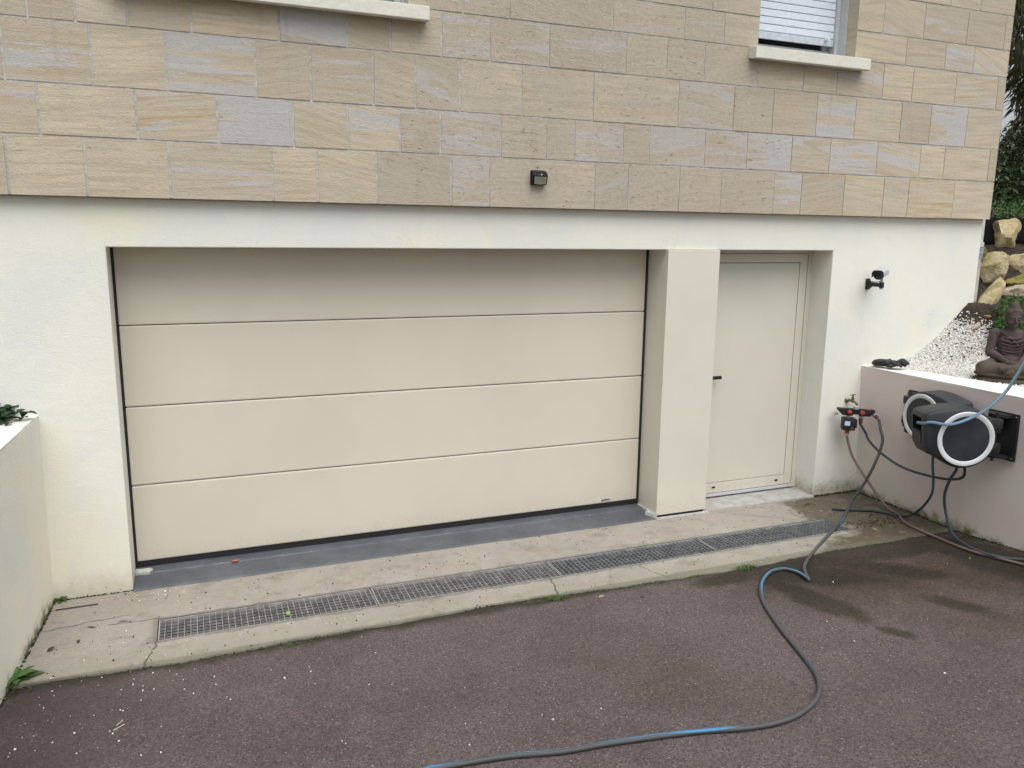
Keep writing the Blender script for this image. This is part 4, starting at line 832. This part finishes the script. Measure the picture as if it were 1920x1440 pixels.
rock((7.37, .22, 1.925), (.225, .16, .17), (.2, -.5, -.3), ROCK_Y, 'yellowish boulder nearest the drain pipe in the middle row', 5)
rock((7.77, .22, 1.935), (.26, .16, .175), (.1, -.3, .3), ROCK_Y, 'rounded boulder at the right edge of the middle row', 8)
rock((7.72, .13, 1.800), (.34, .15, .07), (0, -.03, .05), ROCK_G, 'flat mossy green slab lying between two rows of boulders', 11)
rock((7.66, .08, 1.655), (.38, .16, .135), (0, .12, .0), ROCK_P, 'broad pinkish boulder right above the head of the statue', 14)
rock((7.05, -.04, 1.665), (.072, .075, .225), (.0, .72, .1), ROCK_Y, 'long tilted stone leaning beside the foot of the drain pipe', 17)
rock((7.20, .24, 2.06), (.08, .07, .065), (0, .3, .1), ROCK_G, 'small dark stone wedged behind the drain pipe', 19)
rock((6.92, -.13, 1.505), (.040, .035, .022), (0, .2, .5), simple('brick_red_stone', (.32, .16, .09), .9), 'small reddish stone in the soil at the end of the wall', 21)
rock((6.99, -.25, 1.50), (.06, .04, .022), (0, -.1, .2), ROCK_G, 'small flat greenish stone above the gravel', 23)
rock((6.80, -.13, 1.43), (.06, .03, .024), (0, -.5, .1), ROCK_P, 'small pale stone at the top edge of the gravel', 25)

rock((8.20, .30, 1.86), (.24, .17, .17), (.1, .3, .6), ROCK_Y, 'tan boulder beyond the right edge of the middle row', 27)
rock((8.22, .20, 1.58), (.28, .17, .14), (.0, -.1, .3), ROCK_Y, 'wide tan boulder at the bottom right end of the rockery', 29)
rock((8.12, .42, 2.16), (.20, .15, .14), (.2, .1, .2), ROCK_Y, 'tan boulder right of the topmost one on the black sheet', 30)
def statue():
    # local frame: +y is the facing direction, x to the figure's left; metres
    r = empty('statue', (6.250, -.866, 1.100), 'dark stone seated meditating figure on the white gravel', 'statue'); face = math.atan2(-.80, -.60)
    r.rotation_euler = (0, 0, face-PI/2)
    b = MB(); R3 = lambda ax, an: Matrix.Rotation(an, 3, ax)
    # pedestal folds
    b.ball((0, .03, .012), (.285, .165, .040)); b.ball((0, .03, .055), (.275, .160, .036))
    # legs: thighs out, shins crossed in front
    for s in (-1, 1):
        b.capsule((s*.07, -.03, .115), (s*.215, .095, .100), .068, .052); b.capsule((s*.215, .095, .100), (-s*.055, .165, .105 if s > 0 else .085), .050, .033)
        b.ball((s*.222, .085, .098), (.058, .062, .052))
    b.ball((.075, .172, .112), (.060, .030, .022), R=R3('Z', .25)); b.ball((-.075, .158, .082), (.055, .03, .022))
    # torso
    b.ball((0, -.02, .145), (.120, .088, .075)); b.ball((0, -.02, .215), (.098, .070, .085)); b.ball((0, -.018, .285), (.112, .068, .075)); b.ball((0, -.022, .335), (.115, .056, .048))
    for s in (-1, 1):
        b.ball((s*.048, .028, .300), (.052, .030, .036)); b.ball((s*.118, -.022, .345), (.042, .042, .038))
        b.capsule((s*.132, -.022, .335), (s*.158, -.005, .215), .039, .034); b.capsule((s*.158, -.005, .210), (s*.050, .120, .148), .034, .021); b.ball((s*.158, -.004, .208), (.035, .035, .036))
    b.ball((0, .125, .140), (.075, .036, .016)); b.ball((.02, .135, .150), (.05, .026, .012)); b.capsule((-.03, .135, .156), (0, .14, .166), .008, .007); b.capsule((.03, .135, .156), (0, .14, .166), .008, .007)
    # robe folds across the chest
    for k, (z, w) in enumerate(((.325, .075), (.300, .088), (.275, .092), (.250, .088), (.228, .082), (.205, .078), (.186, .075))):
        pts = [(x, .045-.45*x*x/.09*.16+(.018 if z > .26 else .010)-(.010 if k > 4 else 0), z-.018*math.cos(x/w*1.5)+.006) for x in np.linspace(-w, w, 9)]
        b.tube(pts, .0048, 8)
    b.tube(spline([(.115, -.01, .368), (.06, .045, .340), (-.02, .058, .285), (-.08, .045, .235)], .02), .006, 8)
    # neck, head bowed slightly
    b.capsule((0, -.018, .36), (0, -.008, .415), .040, .036)
    b.ball((0, .0, .460), (.057, .062, .068)); b.ball((0, .012, .430), (.046, .050, .040)); b.ball((0, .034, .408), (.024, .022, .018)); b.ball((0, -.012, .482), (.062, .066, .055))
    b.ball((0, -.012, .525), (.040, .044, .038)); b.ball((0, -.012, .548), (.030, .032, .030)); b.ball((0, -.012, .572), (.012, .012, .018))
    for s in (-1, 1):
        b.ball((s*.060, -.006, .447), (.009, .015, .032)); b.ball((s*.058, .002, .412), (.007, .010, .020)); b.ball((s*.030, .044, .436), (.022, .018, .020))
        b.tube(spline([(s*.012, .062, .462), (s*.028, .062, .470), (s*.046, .048, .460)], .01), .0040, 8); b.ball((s*.026, .058, .452), (.0135, .008, .0065))
    b.capsule((0, .060, .464), (0, .074, .436), .006, .0095); b.ball((.008, .068, .434), (.006, .006, .005)); b.ball((-.008, .068, .434), (.006, .006, .005))
    b.ball((0, .062, .420), (.017, .009, .0042)); b.ball((0, .060, .413), (.013, .009, .0042)); b.ball((0, .056, .401), (.014, .012, .010))
    # rows of hair curls
    for i in range(9):
        ph = math.radians(12+i*9.5); rr, zz = .0635*math.cos(ph), .482+.055*math.sin(ph)
        n = max(6, int(26*math.cos(ph)))
        for j in range(n):
            t = 2*PI*(j+.5*(i % 2))/n; x, y = rr*math.cos(t), rr*1.06*math.sin(t)-.012
            if y > .040 and i < 2: continue
            b.ball((x, y, zz), .0062, seg=8, rings=6)
    for i in range(5):
        ph = math.radians(5+i*17); rr, zz = .036*math.cos(ph), .536+.036*math.sin(ph); n = max(4, int(16*math.cos(ph)))
        for j in range(n): t = 2*PI*(j+.5*(i % 2))/n; b.ball((rr*math.cos(t), rr*math.sin(t)-.012, zz), .0055, seg=8, rings=6)
    o = b.build('carved_figure', STATUE, r, True); o.scale = (.87, .96, 1.06)
    m = o.modifiers.new('r', 'REMESH'); m.mode = 'VOXEL'; m.voxel_size = .0032; m.use_smooth_shade = True
    s = o.modifiers.new('s', 'SMOOTH'); s.factor = .5; s.iterations = 2
statue()

def gloves():
    r = empty('work_gloves', (5.78, -.19, 1.117), 'crumpled pair of black work gloves on top of the mauve wall', 'gloves'); r.rotation_euler = (0, 0, math.radians(-68))
    for k, (oz, rot, ox) in enumerate(((.004, .0, 0), (.020, .35, .02))):
        b = MB(); b.ball((0, 0, .018), (.055, .043, .016)); b.capsule((-.045, 0, .018), (-.115, .005, .016), .040, .042, flat=.4)
        for i in range(4):
            y = -.033+i*.021; L = (.070, .085, .080, .062)[i]; bend = (.012, .020, .008, .015)[i]
            b.capsule((.035, y, .020), (.035+L*.55, y+.004*(i-1.5), .022+bend*.8), .0115, .0108); b.capsule((.035+L*.55, y+.004*(i-1.5), .022+bend*.8), (.035+L, y+.007*(i-1.5), .016+bend*.3), .0108, .0085)
        b.capsule((-.01, -.040, .018), (.040, -.072, .016), .014, .010)
        if k == 0: b.capsule((-.08, -.03, .02), (-.02, .03, .034), .012, .014)
        for i in range(7): x = -.055-i*.009; b.tube([(x, y_, .018+.017*math.sqrt(max(0, 1-(y_/.043)**2))) for y_ in np.linspace(-.040, .040, 9)], .0025, 6)
        o = b.build('glove', BLACKPL2, r, True); o.location = (ox, -.01*k, oz); o.rotation_euler = (0, 0, rot); o.scale = (.98, 1.05, 1.45)
        m = o.modifiers.new('r', 'REMESH'); m.mode = 'VOXEL'; m.voxel_size = .003; m.use_smooth_shade = True
    c = MB(); c.box(-.12, -.05, -.024, -.010, .036, .040, None, .001); c.box(-.13, -.06, .01, .018, .036, .039, None, .001); c.build('grey_strap', GREYCON, r)
gloves()

# ---- leaves
def leaf_mesh(mb, p, d, up, L, W_, fold=.15, n=3):
    d = d.normalized(); s = d.cross(up)
    if s.length < 1e-3: s = d.cross(Vector((1, 0, 0)))
    s.normalize(); u = s.cross(d); vs = []; fs = []
    prof = {2: [(0, .1), (.5, 1), (1, 0)], 3: [(0, .15), (.35, 1), (.7, .75), (1, .02)]}[n]
    for t, w in prof:
        c = p+d*(L*t)-Vector((0, 0, 1))*(fold*L*t*t); vs += [tuple(c+s*(W_*w*.5)+u*W_*.12*w), tuple(c-s*(W_*w*.5)+u*W_*.12*w)]
    for i in range(len(prof)-1): fs.append((2*i, 2*i+1, 2*i+3, 2*i+2))
    mb.add(vs, fs)
def rv(rn): return Vector((rn.gauss(0, 1), rn.gauss(0, 1), rn.gauss(0, 1))).normalized()
def foliage(rn, blobs, per, L, W_, droop=.5, n=2, hollow=.45):
    mb = MB()
    for (c, r) in blobs:
        c = Vector(c)
        for _ in range(int(per*r[0]*r[1]*r[2]*1.0)+20):
            d = rv(rn); k = hollow+(1-hollow)*rn.random()**.6; p = c+Vector((d.x*r[0], d.y*r[1], d.z*r[2]))*k
            dd = (d*.7+rv(rn)*.8+Vector((0, 0, -droop))).normalized(); leaf_mesh(mb, p, dd, rv(rn), L*rn.uniform(.6, 1.2), W_*rn.uniform(.7, 1.2), .25, n)
    return mb
def tree(name, base, blobs, trunk, per, L, W_, leafmat, label, droop, seed, cat='tree'):
    r = empty(name, base, label, cat, 'trees and hedge behind the rockery'); rn = random.Random(seed); bx = Vector(base)
    t = MB(); P0 = Vector((0, 0, -.4)); top = Vector(trunk)
    P = spline([P0, P0.lerp(top, .35)+Vector((.08, .05, 0)), P0.lerp(top, .7)-Vector((.05, .04, 0)), top], .25); t.tube(P, [max(.02, .11*(1-i/len(P))) for i in range(len(P))], 10)
    for c, rr in blobs:
        c = Vector(c)-bx; s = P0.lerp(top, min(.95, max(.2, (c.z-.3)/max(.5, top.z)))); Q = spline([s, s.lerp(c, .5)+rv(rn)*.12, c, c+rv(rn)*rr[0]*.6], .2); t.tube(Q, [max(.008, .035*(1-i/len(Q))) for i in range(len(Q))], 6)
    t.build('trunk', BARK, r, True); mb = foliage(rn, [((c[0]-bx.x, c[1]-bx.y, c[2]-bx.z), rr) for c, rr in blobs], per, L, W_, droop); mb.build('crown', leafmat, r)
    return r
tree('evergreen_tree', (11.9, 3.4, 2.2), [((12.55, 3.3, 4.2), (.80, .7, .8)), ((11.35, 3.0, 5.2), (.75, .7, .6)), ((11.6, 3.4, 6.0), (1.0, .9, .8)), ((10.85, 3.0, 5.75), (.6, .6, .6)), ((12.6, 3.6, 5.2), (.9, .9, 1.0)), ((12.45, 3.2, 3.4), (.6, .6, .6)), ((12.75, 3.4, 3.7), (.8, .7, .8))], (-.1, 0, 4.2), 3900, .16, .028, LEAF_TREE, 'tall drooping evergreen tree rising past the stone corner of the house', .9, 31)
tree('evergreen_tree', (13.5, 6.2, 2.2), [((16.6, 6, 3.6), (1.2, 1.0, 1.4)), ((17.0, 6.3, 5.8), (1.3, 1.1, 1.3)), ((18.2, 6.3, 4.2), (1.3, 1.1, 1.4)), ((17.6, 6.3, 7.0), (1.3, 1.1, 1.4))], (3.6, 0, 4.6), 1200, .22, .06, LEAF_HEDGE, 'dark evergreen tree standing farther back behind the drooping one', .4, 33)
tree('hedge_bush', (10.95, 3.2, 2.0), [((10.75, 3.2, 2.6), (.5, .6, .75)), ((11.15, 3.1, 2.65), (.5, .6, .75)), ((11.7, 3.2, 3.0), (.7, .6, .9)), ((12.6, 3.3, 2.7), (.8, .7, .9)), ((10.4, 3.3, 2.55), (.45, .6, .5))], (0, 0, 1.0), 9000, .09, .035, LEAF_HEDGE, 'dark dense hedge below the drooping tree', .3, 37, 'hedge')
tree('shrub', (8.55, 1.0, 2.2), [((8.45, 1.0, 2.45), (.22, .2, .12)), ((8.85, 1.05, 2.48), (.28, .22, .14)), ((8.15, .85, 2.36), (.16, .14, .10)), ((9.3, 1.1, 2.5), (.3, .25, .2)), ((8.75, .8, 2.20), (.2, .14, .22))], (.1, 0, .2), 60000, .045, .022, LEAF_BUSH, 'low bright green shrub just above the black sheet', .1, 41, 'shrub')
tree('shrub', (6.98, -.30, 1.30), [((6.93, -.34, 1.40), (.16, .13, .13)), ((7.07, -.24, 1.53), (.15, .12, .13)), ((7.20, -.16, 1.60), (.12, .10, .10)), ((6.86, -.42, 1.33), (.12, .10, .08)), ((7.05, -.42, 1.35), (.14, .10, .10))], (.05, .05, .12), 260000, .030, .017, LEAF_BUSH, 'small leafy green shrub between the leaning stone and the statue', .1, 43, 'shrub')
tree('shrub', (7.75, -.10, 1.30), [((7.62, -.12, 1.50), (.14, .12, .12)), ((7.80, -.12, 1.46), (.16, .12, .14))], (.0, .0, .12), 260000, .030, .017, LEAF_BUSH, 'small green shrub right of the head of the statue', .1, 45, 'shrub')
# black fabric sheet over the top of the rockery
def sheet_fabric():
    mb = MB(); nx, ny = 24, 14; vs = []
    for j in range(ny+1):
        for i in range(nx+1):
            u, v = i/nx, j/ny; x = 7.0+1.45*u; y = .33+.40*v-.25*(x-7.3); z = hill(x, y)+.030+.012*math.sin(u*17+v*4)+.008*math.sin(v*13+u*5)
            vs.append((x, y, z))
    mb.add(vs, [(j*(nx+1)+i, j*(nx+1)+i+1, (j+1)*(nx+1)+i+1, (j+1)*(nx+1)+i) for j in range(ny) for i in range(nx)])
    o = mb.build('fabric_sheet', TARP, None, True, origin=(7.6, .45, 2.0)); s = o.modifiers.new('s', 'SOLIDIFY'); s.thickness = .004
    tag(o, 'black weed fabric sheet draped behind the topmost boulder', 'sheet')
sheet_fabric()
# planter greenery behind the left wall
def leafy(name, base, n, L, W_, mat, label, group, seed, spread=.05, lift=.5, ln=3, cat='weed', fold=.5):
    rn = random.Random(seed); mb = MB()
    for k in range(n):
        a = rn.uniform(0, 2*PI); e = rn.uniform(.15, 1.2)*lift; d = Vector((math.cos(a), math.sin(a), e)); p = Vector((rn.gauss(0, spread), rn.gauss(0, spread), rn.uniform(0, spread)))
        leaf_mesh(mb, p, d, Vector((0, 0, 1)), L*rn.uniform(.6, 1.15), W_*rn.uniform(.7, 1.2), fold, ln)
    o = mb.build(name, mat, None, True); o.location = base; return tag(o, label, cat, group)
leafy('planter_bush', (-.655, -.09, 1.13), 240, .085, .055, LEAF_DARK, 'dark glossy leafed plant spilling over the left wall top', None, 51, .07, 1.2, 3, 'plant')
tag(MB().box(-1.4, -.585, -14, -.003, .6, 1.06).build('planter_soil', SOIL), kind='structure')
WG = 'weeds growing in the joints'
leafy('weed', (-.395, .0, .0), 46, .040, .016, LEAF_WEED, 'small tufty weed in the corner where the left wall meets the house', WG, 53, .018, 1.0)
leafy('weed', (-.470, -.905, -.005), 44, .115, .040, LEAF_WEED, 'broad leafed weed rosette at the foot of the left wall', WG, 55, .016, .85)
leafy('weed', (-.52, -1.02, -.005), 70, .035, .010, mat_leaf('mossy_clump', (.04, .06, .015), (.12, .12, .04)), 'mossy clump at the edge of the asphalt under the left wall', WG, 57, .05, .5)
def tuft(base, n, L, label, seed, sp=.02):
    rn = random.Random(seed); mb = MB()
    for k in range(n):
        a = rn.uniform(0, 2*PI); d = Vector((math.cos(a)*.6, math.sin(a)*.35, rn.uniform(.4, 1.4))); p = Vector((rn.gauss(0, sp*1.6), rn.gauss(0, sp*.4), 0)); leaf_mesh(mb, p, d, Vector((0, 0, 1)), 1.25*L*rn.uniform(.5, 1.1), .0052, .7, 3)
    o = mb.build('grass_tuft', GRASS, None, True); o.location = base; return tag(o, label, 'grass tuft', 'grass tufts along the concrete edge')
tuft((2.39, -1.0, -.008), 130, .060, 'bright grass tuft at the crack in front of the second grate', 61, .025)
tuft((3.773, -1.022, -.008), 160, .060, 'largest grass tuft on the concrete edge near the loop of the hose', 63, .030)
tuft((3.03, -1.01, -.010), 120, .022, 'low flat strip of grass on the edge in front of the pillar', 65, .06)
tuft((3.36, -1.015, -.010), 50, .040, 'small grass tuft just right of the low grassy strip', 67, .014)
tuft((2.21, -.985, -.010), 34, .034, 'thin dry grass tuft left of the bright one at the crack', 69, .016)
tuft((.83, -1.0, -.010), 34, .036, 'sparse grass tuft in the joint below the leftmost grate', 71, .022)
# moss and dirt filling the joints
ms = []
for x in np.linspace(-.5, 5.7, 1500):
    if RNG.random() < .35+.3*math.sin(x*3): ms.append((x+RNG.normal()*.004, edge_y(x)-RNG.uniform(.0, .020), -.012+RNG.uniform(0, .006)))
for _ in range(520): y = -RNG.uniform(0, 2.2); ms.append((wall_xr(y)-RNG.uniform(0, .018), y, (gz(0, y) if y < -.95 else 0)+RNG.uniform(0, .008)))
for _ in range(220): ms.append((RNG.uniform(5.26, 5.72), -RNG.uniform(0, .014), RNG.uniform(0, .012)))
for _ in range(260): y = -RNG.uniform(0, 1.3); ms.append((wall_xl(y)+RNG.uniform(0, .012), y, (gz(0, y) if y < -.95 else 0)+RNG.uniform(0, .004)))
for _ in range(120): ms.append((RNG.uniform(-.42, 0), -RNG.uniform(0, .006), RNG.uniform(0, .003)))
pebbles('moss', ms, (.003, .0085), simple('dark_moss', (.028, .030, .012), .95, var=.6, scale=30), 'dark moss and dirt packed in the joints along walls and apron edge', 'moss')
# leaf litter near the right drain end
rn = random.Random(81); mb = MB()
for k in range(46):
    p = Vector((5.30+rn.gauss(0, .15), -.66+rn.gauss(0, .05), .006+rn.random()*.008)); a = rn.uniform(0, 2*PI); leaf_mesh(mb, p, Vector((math.cos(a), math.sin(a), .1)), Vector((0, 0, 1)), rn.uniform(.02, .04), rn.uniform(.010, .02), -.2, 3)
for k in range(9):
    p = Vector((5.06+rn.gauss(0, .04), -.16+rn.gauss(0, .02), .006)); a = rn.uniform(0, 2*PI); leaf_mesh(mb, p, Vector((math.cos(a), math.sin(a), .1)), Vector((0, 0, 1)), .022, .014, -.2, 3)
DEADLEAF = simple('dead_leaf', (.06, .035, .02), .8, var=.4)
tag(mb.build('leaf_litter', DEADLEAF, None), 'brown dead leaf litter heaped on the concrete beyond the last grate', 'leaf litter', kind='stuff')
def one_leaf(base, a, L, W_, mat, label, tilt=.1):
    mb = MB(); leaf_mesh(mb, Vector((0, 0, 0)), Vector((math.cos(a), math.sin(a), tilt)), Vector((0, 0, 1)), L, W_, .1, 3); o = mb.build('fallen_leaf', mat, None, True); o.location = base; return tag(o, label, 'leaf')
one_leaf((.845, -.665, .002), 1.45, .062, .028, simple('fresh_leaf', (.20, .34, .08), .5), 'fresh green leaf lying in the leftmost drain grate')
one_leaf((2.63, -1.085, .004), .3, .05, .026, simple('pale_leaf', (.30, .26, .20), .8), 'pale dried leaf on the asphalt right of the crack')
one_leaf((-.37, -.645, .004), .5, .045, .03, DEADLEAF, 'dark curled leaf on the apron near the left wall', .4)
one_leaf((-.235, -.60, .004), 1.2, .026, .02, DEADLEAF, 'tiny dark leaf scrap beside the dark curled leaf', .4)
one_leaf((-.21, -.42, .004), -.5, .06, .014, simple('brown_husk', (.12, .09, .05), .8), 'narrow brown husk in the middle of the left apron')
one_leaf((-.06, -.415, .004), -.1, .065, .010, simple('brown_husk_dark', (.08, .06, .035), .8), 'thin dark husk left of the first grate')
one_leaf((2.86, -1.19, .004), .6, .05, .022, simple('black_leaf', (.02, .018, .016), .8), 'blackened leaf on the asphalt in front of the low grassy strip')
st = MB(); st.box(-.11, .11, -.006, .006, 0, .004, None, .001); o = st.build('metal_strip', simple('rusty_dark_strip', (.045, .032, .026), .8, dirt=(.14, .12, .09)), None); o.location = (-.29, -.135, .001); o.rotation_euler = (0, 0, .02); tag(o, 'dark narrow strip lying on the apron by the left corner', 'strip')
sp = MB(); rn = random.Random(5)
for k in range(2): a = rn.uniform(.4, 1.1); x, y = rn.gauss(0, .03), rn.gauss(0, .02); sp.tube([(x, y, .003), (x+.05*math.cos(a)*rn.uniform(.4, 1.3), y+.04*math.sin(a), .006)], .0016, 6)
o = sp.build('wood_splinters', simple('white_wood', (.50, .48, .42), .8), None); o.location = (.018, -1.526, gz(0, -1.526)); tag(o, 'little bundle of pale splinters on the asphalt at the left', 'splinters')
lp = MB(); lp.prism([(-.028, -.008), (-.01, -.018), (.02, -.014), (.030, 0), (.012, .014), (-.015, .012)], 0, .003); o = lp.build('bark_chip', simple('rust_orange', (.30, .13, .06), .8, var=.4), None); o.location = (.60, .175, .036); tag(o, 'rust orange scrap lying on the dark garage threshold', 'chip')
pw = MB(); pw.ball((0, 0, .010), (.034, .016, .012)); o = pw.build('pebble', simple('white_scrap', (.75, .74, .72), .7), None, True); o.location = (5.40, -1.50, gz(0, -1.5)+.004); o.rotation_euler = (0, 0, -1.0); tag(o, 'white pebble wedged against the teal hose by the mauve wall', 'pebble')
